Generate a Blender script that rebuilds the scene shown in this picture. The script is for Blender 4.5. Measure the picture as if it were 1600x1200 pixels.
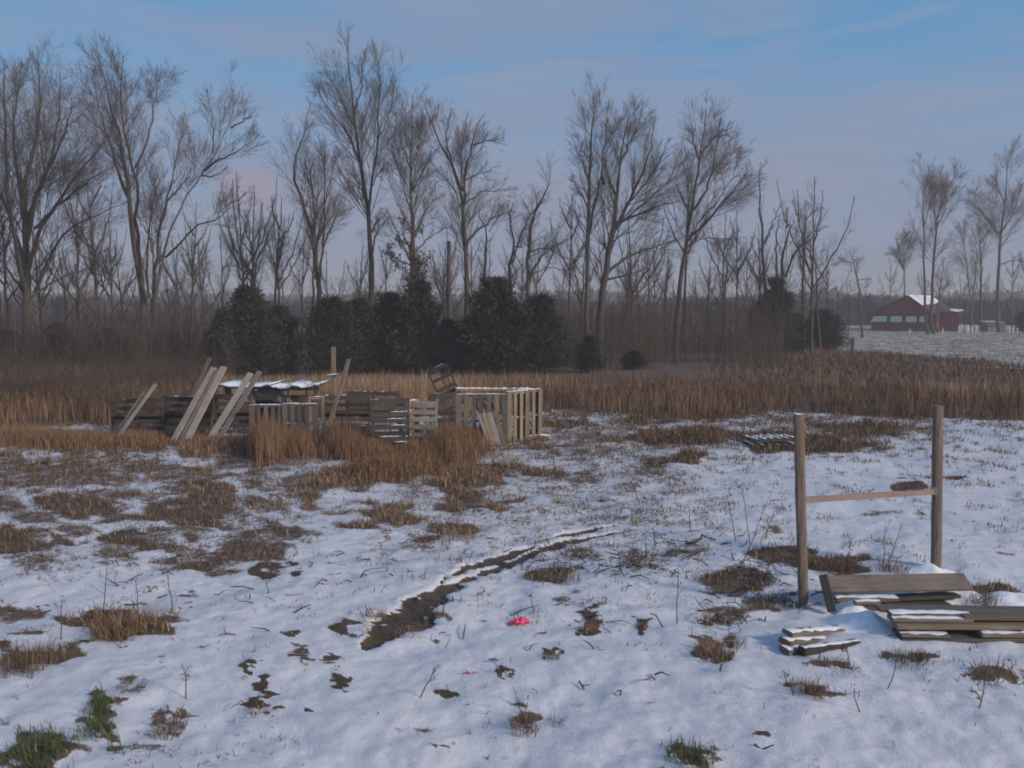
import bpy, bmesh, math, random
import numpy as np
from mathutils import Vector, Matrix

for o in list(bpy.data.objects):
    bpy.data.objects.remove(o)
S = bpy.context.scene
C = S.collection
R = math.radians
# ------------------------------------------------------------------ camera
F = 1386.0            # focal length in photo pixels (1600 wide)
PITCH = R(4.95)
H = 3.15
cd = bpy.data.cameras.new('camera')
cam = bpy.data.objects.new('camera', cd)
C.objects.link(cam)
cd.sensor_width = 36.0
cd.lens = 36.0 * F / 1600.0
cd.clip_end = 6000
cd.clip_start = 0.1
cam.location = (0, 0, H)
cam.rotation_euler = (math.pi / 2 - PITCH, 0, 0)
S.camera = cam
# ------------------------------------------------------------------ world
SUN_AZ = R(120)       # from +Y towards +X
SUN_EL = R(24)
w = bpy.data.worlds.new('World')
S.world = w
w.use_nodes = True
nt = w.node_tree
nt.nodes.clear()
def N(t, typ, **k):
    n = t.nodes.new(typ)
    for a, b in k.items():
        setattr(n, a, b)
    return n
def math_n(t, op, a, b=None, clamp=False):
    n = N(t, 'ShaderNodeMath', operation=op)
    n.use_clamp = clamp
    for i, v in enumerate((a, b)):
        if v is None: continue
        if isinstance(v, (int, float)): n.inputs[i].default_value = v
        else: t.links.new(v, n.inputs[i])
    return n.outputs[0]
def mix_rgb(t, fac, a, b, blend='MIX'):
    n = N(t, 'ShaderNodeMix', data_type='RGBA', blend_type=blend)
    for sock, v in ((n.inputs[0], fac), (n.inputs[6], a), (n.inputs[7], b)):
        if isinstance(v, (int, float)): sock.default_value = v
        elif isinstance(v, (tuple, list)): sock.default_value = (*v[:3], 1)
        else: t.links.new(v, sock)
    return n.outputs[2]
def ramp(t, fac, stops, interp='LINEAR'):
    n = N(t, 'ShaderNodeValToRGB')
    n.color_ramp.interpolation = interp
    el = n.color_ramp.elements
    while len(el) < len(stops): el.new(0.5)
    for e, (p, c) in zip(el, stops):
        e.position = p
        e.color = (*c[:3], 1) if isinstance(c, (tuple, list)) else (c, c, c, 1)
    t.links.new(fac, n.inputs[0])
    return n.outputs[0]
def noise(t, vec, scale, detail=4, rough=.55, dist=0.0):
    n = N(t, 'ShaderNodeTexNoise')
    n.inputs['Scale'].default_value = scale
    n.inputs['Detail'].default_value = detail
    n.inputs['Roughness'].default_value = rough
    n.inputs['Distortion'].default_value = dist
    if vec is not None: t.links.new(vec, n.inputs['Vector'])
    return n.outputs['Fac']
def mapping(t, vec, scale=(1, 1, 1), rot=(0, 0, 0)):
    n = N(t, 'ShaderNodeMapping')
    n.inputs['Scale'].default_value = scale
    n.inputs['Rotation'].default_value = rot
    t.links.new(vec, n.inputs['Vector'])
    return n.outputs[0]

sky = N(nt, 'ShaderNodeTexSky', sky_type='NISHITA')
sky.sun_disc = False
sky.sun_elevation = SUN_EL
sky.sun_rotation = SUN_AZ
sky.air_density = 1.0
sky.dust_density = 1.0
bgn = N(nt, 'ShaderNodeBackground')
bgn.inputs['Strength'].default_value = 0.1
tc = N(nt, 'ShaderNodeTexCoord')
sep = N(nt, 'ShaderNodeSeparateXYZ')
nt.links.new(tc.outputs['Generated'], sep.inputs[0])
zz = sep.outputs['Z']
# lavender dusk veil low down, thin high cirrus streaks above it, all in the sky's own units (x10)
grad = ramp(nt, math_n(nt, 'MAXIMUM', zz, 0.0), [(0.0, (1.6, 1.7, 2.6)), (0.10, (1.4, 1.9, 3.2)), (0.19, (1.1, 2.2, 3.85)),
                          (0.30, (.60, 2.1, 4.05)), (1.0, (.6, 1.4, 3.2))])
c1 = mix_rgb(nt, 0.82, sky.outputs[0], grad)
sv = mapping(nt, tc.outputs['Generated'], (1.0, .8, 7.0), (0, R(-9), 0))
n1 = noise(nt, sv, 1.9, 7, .58, .5)
st = ramp(nt, n1, [(0.44, 0.0), (0.64, 1.0)], 'EASE')
c2 = mix_rgb(nt, math_n(nt, 'MULTIPLY', st, .75), c1, (1.75, 2.25, 3.35))
sv2 = mapping(nt, tc.outputs['Generated'], (1.3, 1.3, 8.0), (0, R(2), 0))
n2 = noise(nt, sv2, 1.7, 6, .5, .2)
bandz = ramp(nt, zz, [(0.02, 0.3), (0.13, 1.0), (0.19, 0.8), (0.225, 0.0)], 'EASE')
c3 = mix_rgb(nt, math_n(nt, 'MULTIPLY', bandz, ramp(nt, n2, [(0.43, 0.0), (0.60, .75)], 'EASE')), c2, (2.0, 2.2, 3.0))
sv3 = mapping(nt, tc.outputs['Generated'], (1.5, 1.2, 16.0), (0, R(-12), 0))
n3 = noise(nt, sv3, 3.2, 6, .6, .6)
c3 = mix_rgb(nt, ramp(nt, n3, [(0.46, 0.0), (0.68, .42)], 'EASE'), c3, (2.0, 2.45, 3.45))
# one small pink cumulus top
vs = N(nt, 'ShaderNodeVectorMath', operation='SUBTRACT')
nt.links.new(tc.outputs['Generated'], vs.inputs[0])
vs.inputs[1].default_value = (-.278, .952, .125)
vm = N(nt, 'ShaderNodeVectorMath', operation='MULTIPLY')
nt.links.new(vs.outputs[0], vm.inputs[0]); vm.inputs[1].default_value = (1, 1, 1.5)
vl = N(nt, 'ShaderNodeVectorMath', operation='LENGTH')
nt.links.new(vm.outputs[0], vl.inputs[0])
pn = noise(nt, tc.outputs['Generated'], 22, 4, .6)
pd = math_n(nt, 'ADD', vl.outputs['Value'], math_n(nt, 'MULTIPLY', math_n(nt, 'SUBTRACT', pn, .5), .035))
pm = ramp(nt, pd, [(0.012, .6), (0.05, 0.0)], 'EASE')
c4 = mix_rgb(nt, pm, c3, (2.75, 2.15, 2.75))
nt.links.new(c4, bgn.inputs['Color'])
wo = N(nt, 'ShaderNodeOutputWorld')
nt.links.new(bgn.outputs[0], wo.inputs['Surface'])
# ------------------------------------------------------------------ sun
sd = bpy.data.lights.new('sun', 'SUN')
sd.energy = 2.5
sd.angle = R(9)      # veiled by thin high cloud
sd.color = (1.0, .86, .70)
sun = bpy.data.objects.new('sun', sd)
C.objects.link(sun)
sv_ = Vector((math.sin(SUN_AZ) * math.cos(SUN_EL), math.cos(SUN_AZ) * math.cos(SUN_EL), math.sin(SUN_EL)))
sun.rotation_euler = (sv_).to_track_quat('Z', 'Y').to_euler()
sun.location = (30, 10, 30)
# ------------------------------------------------------------------ exposure
S.view_settings.view_transform = 'Standard'
S.view_settings.look = 'None'
S.view_settings.exposure = 0.47
S.view_settings.gamma = 1
S.view_settings.use_curve_mapping = False
S.render.engine = 'CYCLES'
S.render.resolution_x = 1024
S.render.resolution_y = 768
try:
    S.cycles.filter_width = 1.9     # soft phone lens
except Exception:
    pass

HAZE = .0017
rng = np.random.default_rng(7)
random.seed(7)
# ------------------------------------------------------------------ projection helpers (photo pixels -> places)
fw = np.array((0, math.cos(PITCH), -math.sin(PITCH)))
up = np.array((0, math.sin(PITCH), math.cos(PITCH)))
def ray(px, py):
    px = np.asarray(px, float); py = np.asarray(py, float)
    xc = (px - 800) / F; yc = -(py - 600) / F
    return np.stack([xc, fw[1] + up[1] * yc, fw[2] + up[2] * yc], -1)
def at(px, py, Y):
    d = ray(px, py)
    t = np.asarray(Y) / d[..., 1]
    p = d * t[..., None] if np.ndim(t) else d * t
    return p + np.array((0, 0, H))
def project(p):
    p = np.asarray(p, float)
    q = p - np.array((0, 0, H))
    dep = q @ fw
    dep = np.where(dep > .2, dep, .2)
    return 800 + F * q[..., 0] / dep, 600 - F * (q @ up) / dep
# ------------------------------------------------------------------ numpy noise
def _hash(ix, iy, s):
    n = (ix * 374761393 + iy * 668265263 + s * 1442695041) & 0xffffffff
    n = ((n ^ (n >> 13)) * 1274126177) & 0xffffffff
    return ((n ^ (n >> 16)) & 0xffff) / 65535.0
def vnoise(x, y, s=0):
    x = np.asarray(x, float); y = np.asarray(y, float)
    ix = np.floor(x).astype(np.int64); iy = np.floor(y).astype(np.int64)
    fx = x - ix; fy = y - iy
    fx = fx * fx * (3 - 2 * fx); fy = fy * fy * (3 - 2 * fy)
    a = _hash(ix, iy, s); b = _hash(ix + 1, iy, s); c = _hash(ix, iy + 1, s); d = _hash(ix + 1, iy + 1, s)
    return (a * (1 - fx) + b * fx) * (1 - fy) + (c * (1 - fx) + d * fx) * fy
def fbm(x, y, s=0, o=4):
    v = 0; a = .5; t = 0
    for i in range(o):
        v = v + a * vnoise(x * 2 ** i + 17 * i, y * 2 ** i - 9 * i, s + i); t += a; a *= .5
    return v / t
def sstep(a, b, x):
    t = np.clip((x - a) / (b - a), 0, 1)
    return t * t * (3 - 2 * t)
# ------------------------------------------------------------------ terrain
def hbase(x, y):
    r = np.hypot(x, y)
    big = (fbm(x / 22, y / 22, 3, 3) - .5) * .5 * sstep(12, 40, r)
    return big
def gpt(px, py):
    """ground point seen at a photo pixel"""
    d = ray(px, py)
    z = np.zeros(np.shape(px))
    for _ in range(6):
        t = (H - z) / np.maximum(-d[..., 2], 1e-3)
        z = hbase(d[..., 0] * t, d[..., 1] * t)
    return np.stack([d[..., 0] * t, d[..., 1] * t, z], -1)

# wheel ruts: photo polylines laid on the ground, half width in metres
ruts = [([(575,1006),(600,990),(632,968),(660,948),(690,925),(735,902),(780,884),(830,860),(880,846),(930,836),(972,829)], [.10,.20,.29,.25,.13,.12,.11,.12,.11,.10,.06], 1.0),
        ([(690,912),(728,888),(770,872),(810,858),(832,852)], [.06,.11,.13,.12,.06], 1.0),
        ([(850,842),(885,833),(925,826),(962,820)], [.04,.08,.08,.05], 1.0)]
rutw = []
for pl, wd, st_ in ruts:
    p = gpt(np.array([a for a, b in pl], float), np.array([b for a, b in pl], float))
    # densify with a little wander
    pts = []; ws = []
    for i in range(len(pl) - 1):
        for t in np.linspace(0, 1, 8, endpoint=False):
            pts.append(p[i] * (1 - t) + p[i + 1] * t); ws.append(wd[i] * (1 - t) + wd[i + 1] * t)
    pts.append(p[-1]); ws.append(wd[-1])
    rutw.append((np.array(pts), np.array(ws)))
def rutfield(x, y):
    """1 in a rut centre -> 0 at the edge, and the ridge beside"""
    m = np.zeros(np.shape(x)); ridge = np.zeros(np.shape(x))
    near = (y > 5) & (y < 15) & (np.abs(x) < 5)
    if not np.any(near): return m, ridge
    xs = x[near]; ys = y[near]
    jit = (vnoise(xs * 3.5, ys * 3.5, 5) - .5) * .7 + (vnoise(xs * 11, ys * 11, 5) - .5) * .7 + (vnoise(xs * 24, ys * 24, 6) - .5) * .45
    mm = np.zeros(xs.shape); rr = np.zeros(xs.shape)
    for pts, ws in rutw:
        for p, w_ in zip(pts, ws):
            d = np.hypot(xs - p[0], (ys - p[1])) / w_
            mm = np.maximum(mm, 1 - sstep(.55, 1.05, d + jit))
            rr = np.maximum(rr, np.exp(-((d + jit - 1.45) / .35) ** 2))
    m[near] = mm; ridge[near] = rr * (1 - mm)
    return m, ridge
# patches of plants through the snow: photo x, y, rx, ry, amount, kind (0 brown 1 orange 2 green 3 mud 4 tall orange)
PATCH = [(60,740,170,30,.5,0),(120,790,60,22,.7,0),(30,850,60,25,.9,0),(215,730,60,15,.5,0),(310,790,60,50,.7,0),(210,845,60,15,.8,0),
 (400,850,70,25,.6,0),(425,885,35,15,1,3),(330,870,60,20,.6,0),(100,900,120,15,.25,0),(25,955,80,10,.6,0),(200,970,85,32,1,1),(35,1030,70,26,.9,0),
 (200,1075,30,12,.6,0),(265,1130,25,20,.7,0),(250,1165,60,15,.4,0),(405,1103,28,11,.9,3),(455,990,12,8,.7,3),(475,1030,20,20,.6,3),
 (520,1030,15,12,.7,3),(535,1070,14,12,.9,3),(535,980,25,15,.8,3),(480,1110,8,8,.8,3),(640,735,150,40,.8,1),(620,790,110,30,.75,1),(700,830,60,14,.75,1),
 (620,850,100,10,.35,1),(780,790,40,16,.45,0),(490,755,60,20,.5,0),(400,790,40,20,.5,0),(350,696,270,9,.4,1),(560,702,200,26,.9,1),
 (700,690,60,26,.95,1),(1080,682,90,26,.95,0),(1000,660,150,14,.8,0),(1250,690,110,14,.8,0),(1350,675,80,18,.7,0),(940,740,80,18,.5,0),(880,700,60,14,.5,0),
 (880,895,60,20,.6,0),(960,870,80,24,.45,0),(920,940,40,8,.35,0),(1100,855,60,12,.55,0),(1160,900,55,28,.65,0),(1230,870,60,26,.7,0),(1130,960,60,16,.5,0),
 (1115,1010,26,26,.8,1),(1190,940,60,20,.55,0),(1300,885,80,22,.9,0),(1330,850,60,12,.4,0),(920,972,20,20,1,3),(1003,975,13,11,.9,3),
 (865,1022,17,11,.8,3),(790,1050,14,9,.75,3),(700,1082,17,5,.9,3),(820,1122,30,16,.8,0),(660,1140,36,7,.5,3),(690,1165,14,6,.7,3),
 (1260,1080,34,14,.7,0),(1420,1030,35,9,.6,0),(1300,1042,40,8,.6,0),(1545,1056,40,9,.9,0),(1530,1092,13,12,.6,0),(1190,1154,18,6,.8,3),
 (1550,925,50,18,.7,0),(1415,761,38,7,.95,3),(1468,748,38,3,.95,3),(1560,850,30,8,.35,3),(1575,862,18,4,.5,3),(1500,838,36,6,.3,3),(1400,822,70,14,.25,3),
 (1020,1102,18,4,.5,3),(1130,1088,36,4,.35,3),(155,1125,26,34,.9,2),(58,1170,50,28,1,2),(1080,1188,30,16,1,2),(560,930,120,30,.1,0),
 (1380,800,50,5,.5,3),(1440,800,16,3,.6,3),(850,990,30,6,.25,0),(1000,1010,60,10,.2,0),(392,1046,12,13,1,3),(408,1068,14,9,1,3),(428,1084,15,5,1,3),(590,985,45,16,.6,1),(655,968,32,20,.8,1)]
def dens(px, py):
    wn = [fbm(px / a, py / b, 50 + i, 3) for i, (a, b) in enumerate(((10, 5), (22, 9), (60, 18)))]
    d = np.zeros(np.shape(px)); kind = np.zeros(np.shape(px))
    best = np.zeros(np.shape(px))
    for cx, cy, rx, ry, a, k in PATCH:
        q = np.hypot((px - cx) / (rx * 1.15), (py - cy) / (ry * 1.15))
        q = q + (wn[0 if rx < 22 else 1 if rx < 50 else 2] - .5) * 2.6
        v = a * (1 - sstep(.25, 1.25, q))
        kind = np.where(v > best, k, kind); best = np.maximum(best, v)
    left = (1 - sstep(380, 560, px)) * (1 - sstep(860, 960, py)) * (.10 + .26 * sstep(.42, .62, wn[2]))
    base = .17 * (1 - sstep(780, 980, py)) - .08 * sstep(880, 980, py) + left + .16 * sstep(560, 640, px) * (1 - sstep(980, 1240, px)) * (1 - sstep(960, 1010, py)) * sstep(660, 700, py)
    base = base + (.02 + .16 * sstep(560, 800, px)) * (1 - sstep(665, 725, py)) * (1 - .85 * sstep(1430, 1520, px))
    return np.clip(np.maximum(best, base), -.12, 1), kind
def terrain(x, y):
    x = np.asarray(x, float); y = np.asarray(y, float)
    r = np.hypot(x, y)
    nearf = 1 - sstep(35, 60, r)
    h = hbase(x, y)
    h = h + nearf * ((fbm(x * .9, y * .9, 11, 3) - .5) * .13 + (fbm(x * 3.2, y * 3.2, 12, 3) - .5) * .055 + (fbm(x * 9, y * 9, 13, 2) - .5) * .018)
    xs = np.atleast_1d(x); ys = np.atleast_1d(y)
    m, rd = rutfield(xs, ys)
    dh = -m * .05 + rd * .004
    return h + (dh if np.ndim(x) else dh[0])
def ground(px, py):
    g = gpt(np.asarray(px, float), np.asarray(py, float))
    g = np.array(g)
    g[..., 2] = terrain(g[..., 0], g[..., 1])
    return g

# ------------------------------------------------------------------ object helpers
def tag(o, label=None, cat=None, group=None, kind=None):
    if label: o['label'] = label
    if cat: o['category'] = cat
    if group: o['group'] = group
    if kind: o['kind'] = kind
    return o
def link(name, data, parent=None, mat=None):
    o = bpy.data.objects.new(name, data)
    C.objects.link(o)
    if parent is not None: o.parent = parent
    return o
def empty(name, loc, label, cat, group=None, rot=None):
    o = link(name, None)
    o.empty_display_size = .2
    o.location = loc
    if rot: o.rotation_euler = rot
    return tag(o, label, cat, group)
def mesh_np(name, V, Fc, mat, attrs=None, smooth=False):
    """V (n,3); Fc (m,k) faces all of one size"""
    me = bpy.data.meshes.new(name)
    V = np.asarray(V, np.float32); Fc = np.asarray(Fc, np.int32)
    me.vertices.add(len(V)); me.vertices.foreach_set('co', V.ravel())
    m, k = Fc.shape
    me.loops.add(m * k); me.loops.foreach_set('vertex_index', Fc.ravel())
    me.polygons.add(m); me.polygons.foreach_set('loop_start', np.arange(0, m * k, k, dtype=np.int32))
    if smooth:
        me.polygons.foreach_set('use_smooth', np.ones(m, bool))
    for an, av in (attrs or {}).items():
        at_ = me.attributes.new(an, 'FLOAT', 'POINT')
        at_.data.foreach_set('value', np.asarray(av, np.float32))
    me.update(calc_edges=True)
    if mat: me.materials.append(mat)
    return me

# ------------------------------------------------------------------ materials
def new_mat(name):
    m = bpy.data.materials.new(name); m.use_nodes = True
    t = m.node_tree
    b = t.nodes['Principled BSDF']
    return m, t, b
def bump(t, b, height, strength, dist=.02):
    n = N(t, 'ShaderNodeBump')
    n.inputs['Strength'].default_value = strength
    n.inputs['Distance'].default_value = dist
    t.links.new(height, n.inputs['Height'])
    t.links.new(n.outputs[0], b.inputs['Normal'])
def wood_mat(name, dark, light, rough=.85, stripe=30):
    m, t, b = new_mat(name)
    tc = N(t, 'ShaderNodeTexCoord')
    oi = N(t, 'ShaderNodeObjectInfo')
    va = N(t, 'ShaderNodeVectorMath', operation='ADD')
    cx = N(t, 'ShaderNodeCombineXYZ')
    t.links.new(math_n(t, 'MULTIPLY', oi.outputs['Random'], 37.0), cx.inputs[0])
    t.links.new(tc.outputs['Object'], va.inputs[0]); t.links.new(cx.outputs[0], va.inputs[1])
    g = noise(t, mapping(t, va.outputs[0], (1.6, stripe, stripe)), 1.6, 6, .65, .4)
    k = noise(t, va.outputs[0], 3.0, 3, .5)
    f = math_n(t, 'ADD', math_n(t, 'MULTIPLY', g, .7), math_n(t, 'MULTIPLY', k, .3))
    c = ramp(t, f, [(.3, dark), (.5, [(a + d) / 2 for a, d in zip(light, dark)]), (.68, light)])
    c = mix_rgb(t, 1.0, c, ramp(t, oi.outputs['Random'], [(0, (.52, .53, .56)), (.5, (.92, .91, .9)), (1, (1.35, 1.25, 1.12))]), 'MULTIPLY')
    t.links.new(c, b.inputs['Base Color'])
    b.inputs['Roughness'].default_value = rough
    bump(t, b, g, .8, .012)
    return m
M = {}
M['wood_grey'] = wood_mat('weathered grey wood', (.075, .062, .054), (.25, .21, .18))
M['wood_warm'] = wood_mat('weathered tan wood', (.11, .08, .058), (.32, .25, .185))
M['wood_pale'] = wood_mat('bleached grey boards', (.16, .14, .125), (.42, .37, .33))
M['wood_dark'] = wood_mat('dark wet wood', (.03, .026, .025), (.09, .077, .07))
M['wood_post'] = wood_mat('round fence post wood', (.11, .085, .065), (.26, .21, .17), stripe=18)
M['wood_pink'] = wood_mat('pale pinkish pine', (.25, .16, .13), (.45, .33, .28))

def snow_mat():
    m, t, b = new_mat('settled snow on wood')
    tc = N(t, 'ShaderNodeTexCoord')
    n = noise(t, tc.outputs['Object'], 30, 4)
    t.links.new(ramp(t, n, [(.3, (.62, .65, .72)), (.7, (.84, .85, .88))]), b.inputs['Base Color'])
    b.inputs['Roughness'].default_value = .7
    bump(t, b, n, .4, .01)
    return m
M['snow'] = snow_mat()

def ground_mat():
    m, t, b = new_mat('snow over dead grass and mud')
    g = N(t, 'ShaderNodeNewGeometry')
    P = g.outputs['Position']
    def attr(a):
        n = N(t, 'ShaderNodeAttribute'); n.attribute_name = a
        return n.outputs['Fac']
    bare = attr('bare'); mud = attr('mud'); fld = attr('field')
    na = noise(t, P, 3.0, 8, .72, .3)
    nb = noise(t, P, 16, 7, .75, .4)
    nc = noise(t, P, 60, 4, .6)
    mixn = math_n(t, 'ADD', math_n(t, 'MULTIPLY', na, .5), math_n(t, 'MULTIPLY', nb, .5))
    s = math_n(t, 'ADD', math_n(t, 'MULTIPLY', bare, .44), mixn)
    fac = ramp(t, s, [(.60, 0.0), (.74, 1.0)], 'EASE')
    # snow
    sc = ramp(t, na, [(.3, (.55, .56, .62)), (.62, (.68, .68, .71))])
    sc = mix_rgb(t, ramp(t, nb, [(.48, 0.0), (.74, .38)]), sc, (.46, .43, .43))
    # thatch
    th = ramp(t, nb, [(.25, (.028, .02, .018)), (.5, (.085, .058, .045)), (.75, (.19, .13, .09))])
    th = mix_rgb(t, ramp(t, nc, [(.35, 0.0), (.8, .6)]), th, (.24, .18, .13))
    c = mix_rgb(t, fac, sc, th)
    # distant field: pale stubble in thin snow
    fc = ramp(t, noise(t, mapping(t, P, (.5, .16, 1)), 3.0, 8, .75), [(.38, (.09, .075, .06)), (.49, (.26, .24, .21)), (.62, (.58, .57, .56))])
    c = mix_rgb(t, fld, c, fc)
    mc = ramp(t, nb, [(.3, (.035, .026, .018)), (.7, (.13, .092, .058))])
    c = mix_rgb(t, ramp(t, math_n(t, 'ADD', mud, math_n(t, 'MULTIPLY', math_n(t, 'SUBTRACT', nb, .5), .8)), [(.38, 0.0), (.5, 1.0)]), c, mc)
    t.links.new(c, b.inputs['Base Color'])
    t.links.new(mix_rgb(t, fac, (.55, .55, .55), (.95, .95, .95)), b.inputs['Roughness'])
    b.inputs['Specular IOR Level'].default_value = .25
    hh = math_n(t, 'ADD', math_n(t, 'MULTIPLY', nb, .8), math_n(t, 'MULTIPLY', nc, .2))
    hh = math_n(t, 'SUBTRACT', hh, math_n(t, 'MULTIPLY', fac, .35))
    bump(t, b, hh, .42, .05)
    return m
M['ground'] = ground_mat()

def tint_mat(name, stops, rough=.9, trans=0.0, interp='LINEAR'):
    m, t, b = new_mat(name)
    a = N(t, 'ShaderNodeAttribute'); a.attribute_name = 'tint'
    t.links.new(ramp(t, a.outputs['Fac'], stops, interp), b.inputs['Base Color'])
    b.inputs['Roughness'].default_value = rough
    b.inputs['Specular IOR Level'].default_value = .15
    return m
# tint: 0 dark brown, .3 brown, .55 orange straw, .8 pale straw, 1 green
M['grass'] = tint_mat('dry grass', [(0, (.045, .032, .027)), (.3, (.13, .085, .062)), (.5, (.22, .125, .072)), (.65, (.30, .18, .10)), (.8, (.38, .31, .22)), (.9, (.07, .09, .035)), (1.0, (.10, .13, .05))])
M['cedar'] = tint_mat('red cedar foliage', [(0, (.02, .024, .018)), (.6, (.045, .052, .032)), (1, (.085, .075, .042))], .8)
M['brush'] = tint_mat('brush stems', [(0, (.035, .028, .026)), (.5, (.085, .062, .052)), (1, (.17, .12, .09))])
M['wood_mass'] = tint_mat('far woods', [(0, (.05, .042, .045)), (.6, (.085, .068, .068)), (1, (.12, .10, .09))])
def bark_mat(name, dark, light):
    m, t, b = new_mat(name)
    tc = N(t, 'ShaderNodeTexCoord')
    n = noise(t, mapping(t, tc.outputs['Object'], (4, 4, .7)), 3, 6, .65)
    t.links.new(ramp(t, n, [(.35, dark), (.65, light)]), b.inputs['Base Color'])
    b.inputs['Roughness'].default_value = .95
    bump(t, b, n, .6, .03)
    return m
M['bark'] = bark_mat('grey brown bark', (.038, .028, .025), (.105, .082, .07))
M['bark_light'] = bark_mat('pale bark', (.06, .05, .047), (.17, .15, .135))
M['twig'] = bark_mat('twig bark', (.07, .048, .042), (.13, .094, .08))
M['leaf_brown'] = tint_mat('clinging dead leaves', [(0, (.07, .03, .026)), (1, (.15, .07, .05))])
def plain(name, col, rough=.7):
    m, t, b = new_mat(name)
    tc = N(t, 'ShaderNodeTexCoord')
    n = noise(t, tc.outputs['Object'], 9, 5, .6)
    t.links.new(ramp(t, n, [(.3, [c * .7 for c in col]), (.7, [min(1, c * 1.15) for c in col])]), b.inputs['Base Color'])
    b.inputs['Roughness'].default_value = rough
    return m
M['barn_red'] = plain('barn red paint', (.20, .028, .03), .8)
M['barn_dark'] = plain('barn trim', (.05, .025, .024), .8)
M['white_panel'] = plain('white painted panel', (.84, .78, .70), .6)
M['grey_metal'] = plain('dull grey sheet', (.16, .155, .15), .6)
M['blue_tarp'] = plain('blue tarpaulin', (.02, .03, .16), .4)
M['white_sheet'] = plain('grey white plastic sheet', (.55, .57, .60), .5)
M['pink'] = plain('hot pink plastic', (.75, .06, .17), .4)
M['blue_bit'] = plain('blue plastic', (.03, .17, .5), .4)
M['black'] = plain('charred dark', (.02, .02, .025), .7)

# ------------------------------------------------------------------ ground sheet
def make_ground():
    rows = np.concatenate([np.linspace(.6, 4.5, 26, endpoint=False), np.linspace(4.5, 14, 240, endpoint=False),
                           np.geomspace(14, 60, 150, endpoint=False), np.geomspace(60, 1500, 60)])
    a = np.concatenate([np.linspace(-34, 34, 330), np.linspace(36, 324, 97)])
    a = np.radians(a)
    Rr, A = np.meshgrid(rows, a, indexing='ij')
    x = Rr * np.sin(A); y = Rr * np.cos(A)
    z = terrain(x.ravel(), y.ravel()).reshape(x.shape)
    P = np.stack([x, y, z], -1).reshape(-1, 3)
    n, k = x.shape
    i = np.arange(n - 1)[:, None]; j = np.arange(k)[None, :]; j2 = (j + 1) % k
    Fc = np.stack([i * k + j + 0 * i, i * k + j2, (i + 1) * k + j2, (i + 1) * k + j + 0 * i], -1).reshape(-1, 4)
    Fc = Fc[:, ::-1]
    # centre disc
    c = len(P)
    P = np.vstack([P, [[0, 0, 0]]])
    jj = np.arange(k)
    px, py = project(np.stack([P[:, 0], P[:, 1], 0 * P[:, 0]], -1))
    X = P[:, 0]; Y = P[:, 1]
    front = Y > 3
    d, kd = dens(px, py)
    rr = np.hypot(X, Y)
    bare = np.where(front, d, .1)
    # under the tall grass and in the woods
    g = grass_zone(X, Y)
    bare = np.maximum(bare, g * .8)
    wood = sstep(33, 39, rr)
    bare = np.where(wood > 0, np.maximum(bare * (1 - wood), wood * .66), bare)
    openg = sstep(30, 34, rr) * (1 - sstep(95, 120, rr)) * sstep(1120, 1180, 800 + F * X / np.maximum(Y, 1)) * (Y > 0)
    bare = np.maximum(bare, openg * .75)
    field = field_zone(X, Y)
    bare = np.where(Y > 46, np.maximum(bare, field * 0), bare)
    m, rd = rutfield(X, Y)
    mudp = np.where((kd == 3) & front, d, 0)
    bare = np.where((kd == 3) & front, bare * .8, bare) * (1 - .5 * rd)
    me = mesh_np('ground', P[:c], Fc, M['ground'], {'bare': bare[:c], 'mud': np.maximum(m, mudp * .85 * (mudp > .3))[:c], 'field': field[:c]}, True)
    o = link('ground', me); tag(o, kind='structure')
    bm = bmesh.new(); vs_ = [bm.verts.new(P[q]) for q in range(k)]
    f = bm.faces.new(vs_[::-1]); f.normal_update()
    if f.normal.z < 0: f.normal_flip()
    return o
def grass_zone(x, y):
    """brown sedge band across the scene, 0..1 (world metres)"""
    ppx, ppy = 800 + F * x / np.maximum(y, 1), 0
    n = (fbm(x * .35, y * .35, 21, 3) - .5)
    edge_f = np.where(ppx < 340, 22.6, np.where(ppx < 860, 24.5, 25.6)) + n * 5
    edge_b = np.where(ppx < 360, 41.0, np.where(ppx < 1150, 37.0, 33.5)) + n * 7
    return sstep(-.8, .6, y - edge_f) * (1 - sstep(-1, 1, y - edge_b))
def field_zone(x, y):
    ppx = 800 + F * x / np.maximum(y, 1)
    yb = np.clip(64 - (ppx - 1330) / 270 * 21, 36, 74) + (fbm(x * .2, y * .12, 91, 3) - .5) * 14
    return sstep(1275, 1345, ppx) * sstep(-3, 3, y - yb) * (1 - sstep(260, 300, y))
make_ground()

# ------------------------------------------------------------------ sky-lit track in the far field is part of ground; a strip for it
def track_strip(pxs, w, name):
    p = gpt(np.array([a for a, b in pxs], float), np.array([b for a, b in pxs], float))
    q = []
    for i in range(len(p) - 1):
        for t in np.linspace(0, 1, 6, endpoint=False): q.append(p[i] * (1 - t) + p[i + 1] * t)
    q.append(p[-1]); q = np.array(q)
    V = []
    for i, a in enumerate(q):
        w2 = w * (1 + .3 * math.sin(i * 1.7))
        for s in (-1, 1):
            x_, y_ = a[0], a[1] + s * w2
            V.append((x_, y_, float(terrain(x_, y_)) + .02))
    Fc = [(2 * i, 2 * i + 1, 2 * i + 3, 2 * i + 2) for i in range(len(q) - 1)]
    me = mesh_np(name, V, Fc, M['track'])
    o = link(name, me); tag(o, kind='structure')
def track_mat():
    m, t, b = new_mat('snowy wheel track')
    g = N(t, 'ShaderNodeNewGeometry')
    n = noise(t, g.outputs['Position'], 2.5, 6, .7)
    t.links.new(ramp(t, n, [(.38, (.13, .10, .085)), (.6, (.42, .40, .40))]), b.inputs['Base Color'])
    b.inputs['Roughness'].default_value = .9
    return m
M['track'] = track_mat()
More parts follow.
